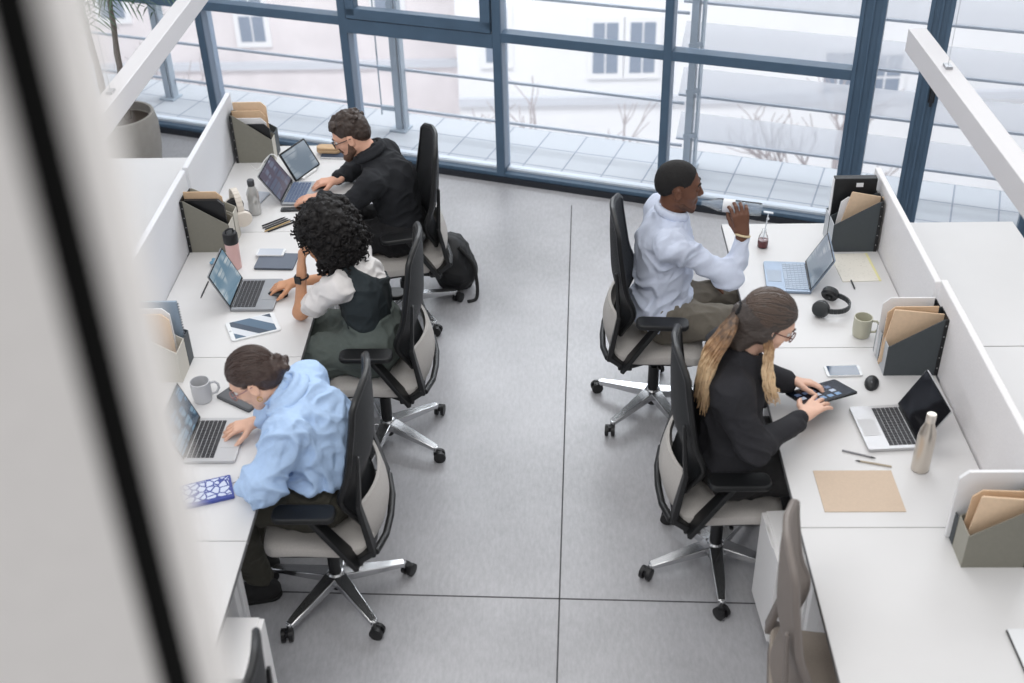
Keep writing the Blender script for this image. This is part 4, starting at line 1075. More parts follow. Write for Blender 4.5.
def torso(S, J, inf, top=1.0, k=.06, belly=1.0):
    l = nrm(J['shL'] - J['shR']); P, C, N = J['pel'], J['chest'], J['neck']
    up = nrm(C - P); d = nrm(np.cross(l, up)); up2 = np.cross(d, l); R = np.stack([d, l, up2], 1)
    W = (P + C) / 2
    S.ell(P + up2 * .01, (.112 + inf, .158 + inf, .105 + inf), R, k=k)
    S.ell(W, (.098 * belly + inf, .138 + inf, .15 + inf), R, k=k)
    S.ell(C, (.108 + inf, .155 + inf, .15 + inf), R, k=k)
    S.cap(J['shL'], J['shR'], .050 + inf, k=k)
    S.cap(lerp(C, N, .4), lerp(C, N, .92), .085 + inf, .058 + inf * .8, k=k)
    return R
def arms(S, J, inf, k=.03, upto=1.0, which='LR', ra=(.052, .043, .040, .028)):
    for q in which:
        a, b, c = J['sh' + q], J['el' + q], J['wr' + q]
        S.cap(a, b, ra[0] + inf, ra[1] + inf * .9, k=k)
        if upto > 0: S.cap(b, lerp(b, c, upto), ra[2] + inf * .9, lerp(ra[2], ra[3], upto) + inf * .7, k=k)
def legs(S, J, inf, k=.04, upto=1.0):
    for q in 'LR':
        a, b, c = J['hip' + q], J['kn' + q], J['an' + q]
        S.cap(a, b, .088 + inf, .060 + inf, k=k); e = lerp(b, c, upto)
        S.cap(b, lerp(b, e, .45), .058 + inf, .055 + inf, k=k); S.cap(lerp(b, e, .45), e, .055 + inf, .036 + inf, k=k)
def person(name_label, J, hands, hd, skin, base, fem=False, hs=1.0, bare_legs=True):
    t = thing('person', name_label, 'person', base)
    S = SDF()
    torso(S, J, -.012)
    arms(S, J, -.004 if not fem else -.009)
    legs(S, J, -.008)
    for q in 'LR':
        S.cap(J['an' + q], J['an' + q] * [1, 1, 0] + [0, 0, .045], .034, .034, k=.02)
        S.cap(J['an' + q] * [1, 1, 0] + [0, 0, .035], J['toe' + q] * [1, 1, 0] + [0, 0, .03], .032, .025, k=.02)
    c, F, s = hd
    P = head(S, c, F, s, fem)
    S.cap(P(-.022, 0, -.055), J['neck'] - nrm(J['neck'] - J['chest']) * .03, .046 if fem else .055, .052 if fem else .064, k=.03)
    tips = {}
    for q, h in hands.items():
        tips[q] = hand(S, J['wr' + q], s=hs, **h)
    t['_'] = 1; del t['_']
    body = sculpt('body', S, skin, t, .0043, 1)
    return t, P, tips
def shoes(t, J, m, solem):
    for q in 'LR':
        S = SDF(); a = J['an' + q] * [1, 1, 0]; b = J['toe' + q] * [1, 1, 0]; d = nrm(b - a)
        S.cap(a - d * .035 + [0, 0, .045], a + d * .05 + [0, 0, .05], .044, .042, k=.03); S.cap(a + d * .04 + [0, 0, .045], b + [0, 0, .036], .042, .036, k=.03)
        S.cap(a + [0, 0, .05], a + [0, 0, .095], .044, .042, k=.03); S.cut((0, 0, .018), (0, 0, -1))
        o = sculpt('shoe', S, m, t, .006, 1)
        S2 = SDF(); S2.cap(a - d * .035 + [0, 0, .02], b + [0, 0, .02], .046, .040, k=.02); S2.cut((0, 0, .021), (0, 0, 1)); S2.cut((0, 0, .001), (0, 0, -1))
        o2 = sculpt('sole', S2, solem, o, .006, 1); o2.matrix_parent_inverse = o.matrix_parent_inverse.copy() if False else Matrix.Identity(4)
        o2.matrix_parent_inverse = (Matrix.Translation(t.location) @ o.matrix_parent_inverse).inverted()
def trousers(t, J, m, waist, inf=.012, upto=.93, fold=.012, name='trousers', wn=(0, 0, 1)):
    S = SDF(); l = nrm(J['shL'] - J['shR']); R = frame(np.cross(l, (0, 0, 1)), (0, 0, 1))
    S.ell(J['pel'] + [0, 0, .005], (.118 + inf, .170 + inf, .125 + inf), R, k=.06); S.cap(J['hipL'], J['hipR'], .095 + inf, k=.05)
    S.cap(J['pel'], lerp(J['pel'], J['chest'], .45), .12 + inf, .10 + inf, k=.06, flat=(R[:, 0], 1.15))
    legs(S, J, inf, upto=upto)
    for q in 'LR':
        n = nrm(J['an' + q] - J['kn' + q])
    S.cut(waist, wn)
    S.cut((0, 0, .115), (0, 0, -1))
    return sculpt(name, S, m, t, .0065, 1, fold=fold, fs=13)
A = lambda *v: np.array(v, float)
def mirror_guard(J): return {k: np.asarray(v, float) for k, v in J.items()}

def combed(t, P, F, s, rad, end, m, n, el=(.05, 1.25), az=1.75, c=(-.018, 0, .037)):
    off = -Vector(t.location); b = MB(); e = nrm(end); R = random.Random(9)
    for k in range(n):
        a = R.uniform(-az, az); h = R.uniform(*el) if abs(a) < 1.0 else R.uniform(-.25, el[1])
        d0 = V(math.cos(a) * math.cos(h), math.sin(a) * math.cos(h), math.sin(h))
        if d0[0] > .62 and d0[2] < .45: continue
        w_ = math.acos(max(-1, min(1, d0.dot(e)))); pts = []
        for q in range(11):
            u_ = q / 10; dd = (math.sin((1 - u_) * w_) * d0 + math.sin(u_ * w_) * e) / max(math.sin(w_), 1e-3)
            dd = nrm(dd); lift = 1.0 + .012 * math.sin(q + k)
            pts.append(off + Vector(P(c[0] + dd[0] * rad[0] * lift, c[1] + dd[1] * rad[1] * lift, c[2] + dd[2] * rad[2] * lift)))
        b.tube(pts, [.001] + [.0030] * 9 + [.0015], 5)
    return b.build('hair_strands', m, t, smooth=True)
# ---- woman in the light blue shirt (faces -x, her left side towards the camera)
J = mirror_guard(dict(pel=(-.925, 3.62, .635), chest=(-.945, 3.62, .905), neck=(-1.035, 3.62, 1.085),
    shL=(-1.01, 3.46, 1.015), shR=(-.99, 3.79, 1.0), elL=(-1.115, 3.375, .825), wrL=(-1.13, 3.55, .79), elR=(-1.05, 3.90, .815), wrR=(-1.232, 3.800, .800),
    hipL=(-.955, 3.53, .605), hipR=(-.955, 3.71, .605), knL=(-1.345, 3.50, .60), knR=(-1.33, 3.74, .60), anL=(-1.265, 3.575, .105), anR=(-1.30, 3.74, .105), toeL=(-1.44, 3.53, 0), toeR=(-1.47, 3.76, 0)))
sk1 = skin_mat('skin_fair', (226, 182, 158))
F = frame((-.80, -.06, -.62), (-.62, 0, .78)); hc = A(-1.148, 3.62, 1.160)
hR = dict(d=(-1, -.22, -.16), n=(0, 0, 1), thumb=(0, -1, 0), curl=(.28, .3, .2), spread=.16)
hL = dict(d=(.15, 1, -.02), n=(0, 0, 1), thumb=(-1, 0, 0), curl=.2)
t, P, tips = person('woman in a light blue shirt with a low bun, typing at the nearest left laptop', J, dict(R=hR, L=hL), (hc, F, 1.0), sk1, (-.93, 3.62, 0), True, .98)
hair_br = mat('hair_dark_brown', (62, 46, 40), .42, noise=.25, nscale=26, bump=.8, bscale=40, stretch=(1, 5, 5))
face_parts(t, P, F, 1.0, hair_br, mat('lips_rose', (186, 112, 104), .45))
glasses(t, P, 1.0, mat('glasses_rose', (150, 110, 110), .3))
S = SDF(); f, l, u = F[:, 0], F[:, 1], F[:, 2]
S.ell(P(-.018, 0, .036), (.104, .082, .092), F, k=.02); S.ell(P(-.055, 0, -.015), (.066, .072, .066), F, k=.03)
S.cut(P(.050, 0, .05), nrm(f * .80 - u * .60)); 
S.ell(P(.055, 0, -.025), (.085, .068, .080), F, k=.01, op='s')
for sg in (-1, 1): S.ell(P(.0, sg * .085, -.02), (.030, .02, .036), F, k=.01, op='s')
S.ell(P(-.118, 0, -.018), (.036, .040, .036), F, k=.012)
for k in range(16):
    a = k * 2.4; S.ell(P(-.125 + .018 * math.sin(k), .030 * math.cos(a), -.018 + .030 * math.sin(a)), (.016, .014, .013), F, k=.006)
sculpt('hair', S, hair_br, t, .0045, 1, rough=.004, rs=60, stretch=(1, 2.5, 1))
combed(t, P, F, 1.0, (.1035, .0815, .0915), (-1, 0, -.35), hair_br, 170)
for sg in (-1, 1):
    off = -Vector(t.location); MB().tube([off + Vector(P(.0 + .010 * math.cos(a), sg * .088, -.052 + .010 * math.sin(a))) for a in [2 * PI * k / 14 for k in range(15)]], .0018, 6).build('earring', mat('gold', (205, 165, 90), .25, 1.0), t, smooth=True)
blue = cloth('light_blue_cotton', (174, 200, 234), .04, .15)
S = SDF(); torso(S, J, .030, k=.07)
S.ell(A(-.90, 3.61, .86), (.135, .19, .20), k=.06)
for q, o in (('L', 1), ('R', 1)):
    S.cap(J['sh' + q], J['el' + q], .080, .078, k=.05); S.cap(J['el' + q], lerp(J['el' + q], J['wr' + q], .78), .076, .048, k=.04)
S.ell(J['elL'] + A(.0, -.002, .012), (.10, .075, .075), k=.04)
S.ell(A(-.955, 3.61, .745), (.165, .195, .06), k=.05)
S.cap(A(-1.02, 3.62, 1.05), J['neck'] + A(-.035, 0, .025), .085, .066, k=.03)
S.cut(J['neck'] + A(-.045, 0, .04), nrm((-.62, 0, .70)))
S.cut((0, 0, .735), (0, 0, -1)); S.cap(J['neck'] + A(.0, 0, .0), hc + A(.02, 0, -.03), .052, .056, k=.006, op='s')
shirt = sculpt('shirt', S, blue, t, .0055, 1, fold=.020, fs=13, along=(-.25, .55, -.8))
S = SDF()
for k in range(17):
    a = (k / 16 - .5) * 4.4; b2 = ((k + 1) / 16 - .5) * 4.4
    pa = lambda a: J['neck'] + A(-.004, 0, .022) + A(.066 * math.cos(a) * .8, .074 * math.sin(a), .070 * math.cos(a) * .6 - .0)
    if k < 16: S.cap(pa(a), pa(b2), .013, k=.01); S.cap(pa(a) * [1, 1, 1] + A(.030 * math.cos(a), .030 * math.sin(a), -.028), pa(b2) + A(.030 * math.cos(b2), .030 * math.sin(b2), -.028), .012, k=.03)
sculpt('collar', S, blue, t, .005, 1)
trousers(t, J, cloth('dark_olive_twill', (62, 60, 52)), (0, 0, .75), .022)
shoes(t, J, mat('black_suede', (26, 25, 26), .8), mat('sole_black', (18, 18, 18), .7))

# ---- curly-haired woman
J = mirror_guard(dict(pel=(-.855, 4.68, .635), chest=(-.885, 4.68, .905), neck=(-.955, 4.68, 1.09),
    shL=(-.975, 4.525, 1.01), shR=(-.935, 4.85, 1.005), elL=(-1.195, 4.665, .785), wrL=(-1.155, 4.640, 1.03), elR=(-1.05, 4.95, .81), wrR=(-1.265, 4.915, .80),
    hipL=(-.88, 4.59, .605), hipR=(-.88, 4.77, .605), knL=(-1.30, 4.55, .60), knR=(-1.30, 4.78, .60), anL=(-1.08, 4.66, .11), anR=(-1.10, 4.82, .11), toeL=(-1.27, 4.63, 0), toeR=(-1.30, 4.84, 0)))
sk2 = skin_mat('skin_tan', (205, 152, 118))
F = frame((-.84, -.12, -.50), (-.50, .12, .84)); hc = A(-1.055, 4.68, 1.20)
hL = dict(d=(.12, .10, .95), n=(-.9, -.45, .1), thumb=(.3, 1, 0), curl=(.55, .8, .5), spread=.05)
hR = dict(d=(-1, -.10, -.20), n=(0, 0, 1), thumb=(0, -1, 0), curl=(.30, .4, .3), spread=.12)
t, P, tips = person('woman with curly black hair, white tee under a dark vest, head on hand', J, dict(L=hL, R=hR), (hc, F, 1.0), sk2, (-.86, 4.68, 0), True, .96)
hair_bk = mat('hair_black_curly', (20, 17, 17), .65, spec=.3, noise=.3, nscale=80, bump=.5, bscale=120)
face_parts(t, P, F, 1.0, hair_bk, mat('lips_rose', (186, 112, 104), .45))
S = SDF(); hcen = A(-1.012, 4.685, 1.212)
S.ell(hcen, (.125, .135, .145), k=.02); S.ell(hcen + A(.03, 0, -.09), (.105, .125, .115), k=.03)
Rg = random.Random(5)
for k in range(520):
    z = 1 - 2 * (k + .5) / 520; a = k * 2.39996; r = math.sqrt(1 - z * z)
    n = A(r * math.cos(a), r * math.sin(a), z)
    if n[0] < -.45 and n[2] < -.05 : continue
    low = 1.0 + (.16 if z < -.2 else 0)
    p = hcen + n * A(.138, .148, .160 * low) * Rg.uniform(.94, 1.07) + A(.02 if z < 0 else 0, 0, 0)
    S.ell(p, (Rg.uniform(.012, .019),) * 3, k=.008)
S.ell(P(.085, 0, -.035), (.065, .070, .082), F, k=.02, op='s')
sculpt('hair', S, hair_bk, t, .0042, 0, rough=.006, rs=90)
b = MB(Matrix.Translation(-Vector(t.location)))
for k in range(330):
    z = Rg.uniform(-1, 1); a = Rg.uniform(0, 2 * PI); r = math.sqrt(1 - z * z); n = Vector((r * math.cos(a), r * math.sin(a), z))
    if n.x < -.45 and n.z < 0: continue
    p = Vector(hcen) + Vector((n.x * .140, n.y * .150, n.z * (.160 if z > -.2 else .195))) + Vector((.02 if z < 0 else 0, 0, 0))
    d = (n * .6 + Vector((0, 0, -.75)) + Vector((Rg.uniform(-.5, .5), Rg.uniform(-.5, .5), 0))).normalized(); o1 = d.orthogonal().normalized(); o2 = d.cross(o1); ph = Rg.uniform(0, 6)
    b.tube([p + d * (.052 * q / 11) + (o1 * math.cos(ph + q * 1.35) + o2 * math.sin(ph + q * 1.35)) * .008 for q in range(12)], [.0042] * 10 + [.003, .0015], 5)
b.build('curls', hair_bk, t, smooth=True)
white = cloth('white_jersey', (230, 226, 224), .02, .1)
S = SDF(); torso(S, J, .004, k=.05)
for q in 'LR': S.cap(J['sh' + q], lerp(J['sh' + q], J['el' + q], .62), .066, .064, k=.04)
S.cut(J['neck'] + A(-.01, 0, -.01), nrm((-.45, 0, .9))); S.cut((0, 0, .72), (0, 0, -1))
for q in 'LR':
    pass
sculpt('tee', S, white, t, .005, 1, fold=.014, fs=12)
vest = cloth('dark_teal_knit', (44, 52, 56), .06, .3)
S = SDF(); torso(S, J, .014, k=.05)
for q, sg in (('L', -1), ('R', 1)):
    S.ell(J['sh' + q] + A(-.01, sg * .045, -.01), (.11, .075, .125), k=.01, op='s')
S.ell(J['neck'] + A(-.06, 0, .03), (.12, .085, .16), k=.012, op='s'); S.ell(J['neck'] + A(.09, .07, -.04), (.13, .15, .15), k=.012, op='s')
S.cut(J['neck'] + A(.0, 0, -.005), nrm((-.3, 0, .9))); S.cut((0, 0, .745), (0, 0, -1))
sculpt('vest', S, vest, t, .005, 1, fold=.01, fs=12)
trousers(t, J, cloth('grey_green_twill', (92, 100, 96)), (0, 0, .79), .030, fold=.014)
off = -Vector(t.location)
wr = J['wrL'] - nrm(J['wrL'] - J['elL']) * .035
bw = MB(); ring = [off + Vector(wr + A(.031 * math.cos(a), .030 * math.sin(a), .0)) for a in [2 * PI * k / 18 for k in range(19)]]; bw.tube(ring, .005, 8)
wt_ = bw.build('watch', mat('watch_strap', (28, 28, 30), .6), t, smooth=True)
MB().box(off + Vector(wr + A(-.012, -.034, 0)), (.034, .010, .040), (0, 0, -.35)).build('watch_face', mat('black_gloss', (14, 15, 17), .1), wt_, bevel=.004)
wr = J['wrR']; MB().tube([off + Vector(wr + A(.012, .030 * math.cos(a), .026 * math.sin(a))) for a in [2 * PI * k / 18 for k in range(19)]], .0028, 6).build('bracelet', mat('gold', (205, 165, 90), .25, 1.0), t, smooth=True)
shoes(t, J, mat('pale_grey_suede', (170, 172, 176), .8), mat('sole_white', (222, 222, 222), .7))

# ---- bearded man with glasses
J = mirror_guard(dict(pel=(-.845, 5.90, .565), chest=(-.875, 5.91, .835), neck=(-.985, 5.92, 1.01),
    shL=(-.965, 5.745, .925), shR=(-.935, 6.095, .935), elL=(-1.12, 5.69, .800), wrL=(-1.285, 5.835, .797), elR=(-1.135, 6.16, .81), wrR=(-1.225, 6.045, .797),
    hipL=(-.88, 5.81, .55), hipR=(-.88, 5.99, .55), knL=(-1.31, 5.77, .57), knR=(-1.31, 6.03, .57), anL=(-1.20, 5.80, .11), anR=(-1.25, 6.02, .11), toeL=(-1.40, 5.79, 0), toeR=(-1.44, 6.04, 0)))
sk3 = skin_mat('skin_rosy', (222, 172, 148))
F = frame((-.88, -.05, -.45), (-.45, 0, .88)); hc = A(-1.095, 5.925, 1.130)
hL = dict(d=(-1, .12, -.18), n=(0, 0, 1), thumb=(0, 1, 0), curl=(.22, .25, .2), spread=.12)
hR = dict(d=(-1, -.10, -.12), n=(0, 0, 1), thumb=(0, -1, 0), curl=(.35, .4, .3), spread=.12)
t, P, tips = person('bearded man in glasses and a dark shirt, leaning over the far left laptop', J, dict(L=hL, R=hR), (hc, F, 1.0), sk3, (-.85, 5.9, 0), False, 1.06)
hair_m = mat('hair_brown_wavy', (58, 46, 40), .5, noise=.3, nscale=70, bump=.5, bscale=90)
face_parts(t, P, F, 1.0, hair_m, None)
glasses(t, P, 1.0, mat('glasses_black', (20, 20, 22), .3))
f, l, u = F[:, 0], F[:, 1], F[:, 2]
S = SDF(); S.ell(P(-.018, 0, .040), A(.103, .079, .087), F, k=.02); S.ell(P(-.07, 0, -.01), A(.046, .068, .06), F, k=.03)
S.cut(P(.062, 0, .06), nrm(f * .85 - u * .55)); S.ell(P(.07, 0, -.03), A(.085, .085, .092), F, k=.01, op='s')
for sg in (-1, 1): S.ell(P(-.004, sg * .09, -.02), (.030, .026, .04), F, k=.01, op='s')
for k in range(110):
    a = Rg.uniform(-1, 1); b_ = Rg.uniform(-1, 1); p = P(-.015 + .085 * a, .062 * b_, .115 - .03 * a * a - .035 * b_ * b_ + Rg.uniform(0, .022))
    S.ell(p, A(.014, .012, .011) * Rg.uniform(.9, 1.4), F, k=.006)
sculpt('hair', S, hair_m, t, .0045, 0, rough=.006, rs=70)
S = SDF()
for sg in (-1, 1):
    S.cap(P(.005, sg * .069, -.015), P(.02, sg * .063, -.062), .012, .018, k=.02); S.cap(P(.02, sg * .058, -.066), P(.076, sg * .020, -.106), .021, .021, k=.02)
    S.cap(P(.094, sg * .004, -.044), P(.082, sg * .030, -.058), .008, .008, k=.01)
S.ell(P(.080, 0, -.102), (.026, .030, .024), F, k=.02)
sculpt('beard', S, mat('beard_brown', (92, 66, 52), .7, noise=.3, nscale=90), t, .0045, 1, rough=.005, rs=110)
black = cloth('black_cotton', (28, 30, 35), .06, .2)
S = SDF(); torso(S, J, .018, k=.06, belly=1.1); arms(S, J, .016, upto=.88, k=.04)
S.cap(J['neck'] + A(.01, 0, -.02), J['neck'] + A(-.035, 0, .055), .080, .068, k=.03)
S.cut(J['neck'] + A(-.03, 0, .052), nrm((-.45, 0, .88))); S.cap(J['neck'], hc + A(.02, 0, -.03), .055, .06, k=.006, op='s'); S.cut((0, 0, .545), (0, 0, -1))
sculpt('shirt', S, black, t, .0055, 1, fold=.014, fs=13, along=(-.5, .3, -.6))
S = SDF()
for k in range(16):
    a = (k / 16 - .5) * 4.6; b2 = ((k + 1) / 16 - .5) * 4.6
    pa = lambda a: J['neck'] + A(-.018, 0, .040) + A(.070 * math.cos(a), .074 * math.sin(a), .036 * math.cos(a))
    S.cap(pa(a), pa(b2), .013, k=.01); S.cap(pa(a) + A(.016 * math.cos(a), .016 * math.sin(a), -.024), pa(b2) + A(.016 * math.cos(b2), .016 * math.sin(b2), -.024), .012, k=.02)
sculpt('collar', S, black, t, .005, 1)
trousers(t, J, cloth('black_denim', (24, 24, 27)), (0, 0, .66), .016)
shoes(t, J, mat('white_knit', (214, 210, 206), .9), mat('sole_white', (222, 222, 222), .7))

# ---- man drinking (faces +x, right arm towards the camera)
J = mirror_guard(dict(pel=(.555, 4.92, .64), chest=(.545, 4.92, .94), neck=(.575, 4.92, 1.155),
    shR=(.565, 4.745, 1.085), shL=(.555, 5.09, 1.08), elR=(.850, 4.715, .925), wrR=(.893, 4.775, 1.125), elL=(.66, 5.16, .85), wrL=(.80, 5.08, .735),
    hipR=(.60, 4.83, .61), hipL=(.60, 5.01, .61), knR=(1.03, 4.79, .605), knL=(1.03, 5.06, .605), anR=(1.02, 4.80, .11), anL=(1.06, 5.05, .11), toeR=(1.22, 4.78, 0), toeL=(1.26, 5.07, 0)))
sk4 = skin_mat('skin_deep_brown', (104, 70, 54))
F = frame((1, -.06, -.10), (.10, 0, 1)); hc = A(.603, 4.92, 1.305)
hR = dict(d=(-.18, .16, 1), n=(.10, -1, .1), thumb=(-1, 0, 0), curl=[(.40, .85, .6), (.38, .8, .6), (.38, .8, .6), (.42, .85, .6)], spread=.12, tcurl=.35, tw=(.55, .30, .80))
hL = dict(d=(.85, -.30, -.35), n=(.3, .2, 1), thumb=(0, -1, 0), curl=(.5, .7, .5), spread=.04)
t, P, tips = person('man in a pale shirt drinking from a clear bottle', J, dict(R=hR, L=hL), (hc, F, 1.02), sk4, (.55, 4.92, 0), False, 1.06)
hair_k = mat('hair_black_short', (20, 18, 18), .8, noise=.2, nscale=200, bump=.4, bscale=300)
face_parts(t, P, F, 1.02, hair_k, mat('lips_brown', (128, 82, 72), .45), sk4)
f, l, u = F[:, 0], F[:, 1], F[:, 2]
S = SDF(); S.ell(P(-.014, 0, .036), A(.099, .0765, .086) * 1.02, F, k=.02); S.ell(P(-.066, 0, .0), A(.042, .062, .05) * 1.02, F, k=.03)
S.cut(P(.058, 0, .06), nrm(f * .92 - u * .40)); S.ell(P(.085, 0, -.045), A(.100, .09, .088), F, k=.006, op='s')
for sg in (-1, 1): S.ell(P(-.0, sg * .09, -.025), (.050, .030, .062), F, k=.008, op='s')
sculpt('hair', S, hair_k, t, .0045, 0, rough=.002, rs=150)
S = SDF()
for sg in (-1, 1): S.cap(P(.02, sg * .060, -.070), P(.074, sg * .018, -.108), .016, .016, k=.02)
sculpt('beard', S, mat('stubble_dark', (84, 58, 46), .8), t, .0045, 1)
pale = cloth('pale_blue_oxford', (204, 212, 230), .02, .12)
S = SDF(); torso(S, J, .022, k=.07, belly=1.12); arms(S, J, .015, upto=.90, k=.05)
S.cap(J['neck'] + A(0, 0, -.03), J['neck'] + A(.005, 0, .045), .078, .066, k=.03)
S.cut(J['neck'] + A(0, 0, .048), nrm((.28, 0, .95))); S.cap(J['neck'], hc + A(-.0, 0, -.03), .054, .058, k=.006, op='s'); S.ell(J['pel'] + A(-.01, 0, .02), (.155, .195, .12), k=.05); S.cut((0, 0, .60), (0, 0, -1)); S.cut(J['pel'] + A(.09, 0, 0), nrm((.75, 0, -.66)))
sculpt('shirt', S, pale, t, .0055, 1, fold=.018, fs=13, along=(.6, .1, .5))
S = SDF()
for k in range(16):
    a = (k / 16) * 5.2 + .54; b2 = ((k + 1) / 16) * 5.2 + .54
    pa = lambda a: J['neck'] + A(.004, 0, .030) + A(.071 * math.cos(a), .071 * math.sin(a), -.020 * math.cos(a))
    S.cap(pa(a), pa(b2), .014, k=.01)
    S.cap(pa(a) + A(0, 0, -.014), pa(b2) + A(0, 0, -.014), .014, k=.01)
sculpt('collar', S, pale, t, .005, 1)
trousers(t, J, cloth('khaki_twill', (112, 106, 96)), (0, 0, .735), .018)
off = -Vector(t.location); n = nrm(J['wrR'] - J['elR']); a1 = nrm(np.cross(n, A(0, 1, 0))); a2 = np.cross(n, a1)
MB().tube([off + Vector(J['wrR'] - n * .004 + a1 * .034 * math.cos(a) + a2 * .034 * math.sin(a)) for a in [2 * PI * k / 20 for k in range(21)]], .0055, 8).build('bracelet', mat('bone_bead', (214, 196, 160), .5), t, smooth=True)
shoes(t, J, mat('black_suede', (26, 25, 26), .8), mat('sole_black', (18, 18, 18), .7))
# bottle he drinks from
bt = thing('water_bottle', 'clear water bottle held level at the drinking man\'s mouth', 'bottle', (.712, 4.906, 1.222), 0)
Tb = Matrix.Rotation(R_(-14), 4, 'Z') @ Matrix.Rotation(PI / 2 + R_(1), 4, 'Y')
clearb = glass_mat('clear_bottle', (.97, .98, .99, 1), 1.18, .20)
MB(Tb).lathe([(.012, .0), (.0125, .018), (.015, .022), (.018, .04), (.030, .075), (.0315, .09), (.0315, .265), (.029, .278), (.001, .280)], 28, caps=False).build('bottle', clearb, bt, smooth=True)
MB(Tb).lathe([(.0285, .085), (.0295, .095), (.0295, .262), (.027, .272), (.001, .274)], 24).build('water', glass_mat('water', (.93, .96, .98, 1), 1.2, .02), bt, smooth=True)
MB(Tb).lathe([(.0320, .10), (.0320, .155)], 28, caps=False).build('label_band', mat('label_white', (226, 228, 232), .6), bt, smooth=True)

# ---- woman with the ponytail and tablet
J = mirror_guard(dict(pel=(.735, 3.79, .645), chest=(.715, 3.79, .93), neck=(.755, 3.79, 1.135),
    shR=(.700, 3.625, 1.065), shL=(.715, 3.955, 1.065), elR=(.785, 3.545, .855), wrR=(1.025, 3.762, .850), elL=(.885, 4.03, .85), wrL=(1.015, 4.02, .835),
    hipR=(.77, 3.70, .61), hipL=(.77, 3.88, .61), knR=(1.17, 3.69, .61), knL=(1.17, 3.92, .61), anR=(1.00, 3.72, .11), anL=(1.05, 3.90, .11), toeR=(1.17, 3.70, 0), toeL=(1.23, 3.92, 0)))
sk5 = skin_mat('skin_light', (230, 188, 166))
F = frame((.86, -.06, -.50), (.50, 0, .86)); hc = A(.842, 3.79, 1.292)
hR = dict(d=(.70, .70, .06), n=(-.10, -.25, 1), thumb=(-.5, .8, 0), curl=(.22, .25, .18), spread=.20)
hL = dict(d=(.95, -.10, -.05), n=(0, .45, 1), thumb=(0, -1, .2), curl=(.35, .5, .4), spread=.08)
t, P, tips = person('woman with a long ponytail, glasses and black blazer tapping a tablet', J, dict(R=hR, L=hL), (hc, F, 1.03), sk5, (.735, 3.79, 0), True, 1.02)
hair_d = mat('hair_dark_ash', (66, 58, 54), .4, noise=.25, nscale=24, bump=.6, bscale=40, stretch=(1, 6, 6))
hb = bpy.data.materials.new('hair_ombre'); hb.use_nodes = True; nt = hb.node_tree; pb = nt.nodes['Principled BSDF']; pb.inputs['Roughness'].default_value = .45
tc = nt.nodes.new('ShaderNodeTexCoord'); nz = nt.nodes.new('ShaderNodeTexNoise'); nz.inputs['Scale'].default_value = 45; sp = nt.nodes.new('ShaderNodeSeparateXYZ')
nt.links.new(tc.outputs['Object'], nz.inputs['Vector']); nt.links.new(tc.outputs['Object'], sp.inputs['Vector'])
ad = nt.nodes.new('ShaderNodeMath'); ad.operation = 'MULTIPLY_ADD'; ad.inputs[1].default_value = .22; nt.links.new(nz.outputs['Fac'], ad.inputs[0]); nt.links.new(sp.outputs['Z'], ad.inputs[2])
crr = nt.nodes.new('ShaderNodeValToRGB'); mr2 = nt.nodes.new('ShaderNodeMapRange'); mr2.inputs['From Min'].default_value = 1.05; mr2.inputs['From Max'].default_value = 1.45
nt.links.new(ad.outputs[0], mr2.inputs['Value']); nt.links.new(mr2.outputs['Result'], crr.inputs['Fac'])
crr.color_ramp.elements[0].color = rgb(182, 148, 112); crr.color_ramp.elements[1].color = rgb(72, 58, 50); e4 = crr.color_ramp.elements.new(.45); e4.color = rgb(232, 204, 166); e5 = crr.color_ramp.elements.new(.72); e5.color = rgb(158, 122, 88)
nt.links.new(crr.outputs['Color'], pb.inputs['Base Color'])
face_parts(t, P, F, 1.03, hair_d, mat('lips_rose', (186, 112, 104), .45))
glasses(t, P, 1.03, mat('glasses_tortoise', (92, 46, 38), .3))
f, l, u = F[:, 0], F[:, 1], F[:, 2]
S = SDF(); S.ell(P(-.018, 0, .038), A(.105, .083, .092) * 1.03, F, k=.02); S.ell(P(-.06, 0, -.015), A(.066, .072, .064), F, k=.03); S.cap(P(-.09, 0, -.01), P(-.125, .0, -.015), .045, .022, k=.03)
S.cut(P(.060, 0, .05), nrm(f * .80 - u * .60)); S.ell(P(.075, 0, -.028), (.080, .072, .082), F, k=.01, op='s')
S.cap(P(-.07, 0, -.06), P(-.09, 0, -.13), .062, .05, k=.03)
for sg in (-1, 1): S.cap(P(-.03, sg * .045, -.055), P(-.05, sg * .046, -.125), .034, .026, k=.03)
for sg in (-1, 1): S.ell(P(.0, sg * .066, -.025), (.030, .024, .045), F, k=.02)
sculpt('hair', S, hair_d, t, .0045, 1, rough=.003, rs=40, stretch=(1, 3, 3))
combed(t, P, F, 1.03, (.1045, .0825, .0915), (-1, 0, -.45), mat('hair_ash_strand', (88, 74, 66), .4), 190)
off = Matrix.Translation(-Vector(t.location))
tie = P(-.128, 0, -.016)
b = MB(off); b.tube([Vector(tie + u * .024 * math.cos(a) + l * .024 * math.sin(a)) for a in [2 * PI * k / 16 for k in range(17)]], .010, 8); b.build('hair_tie', mat('black_fabric', (22, 22, 24), .9), t, smooth=True)
b = MB(off)
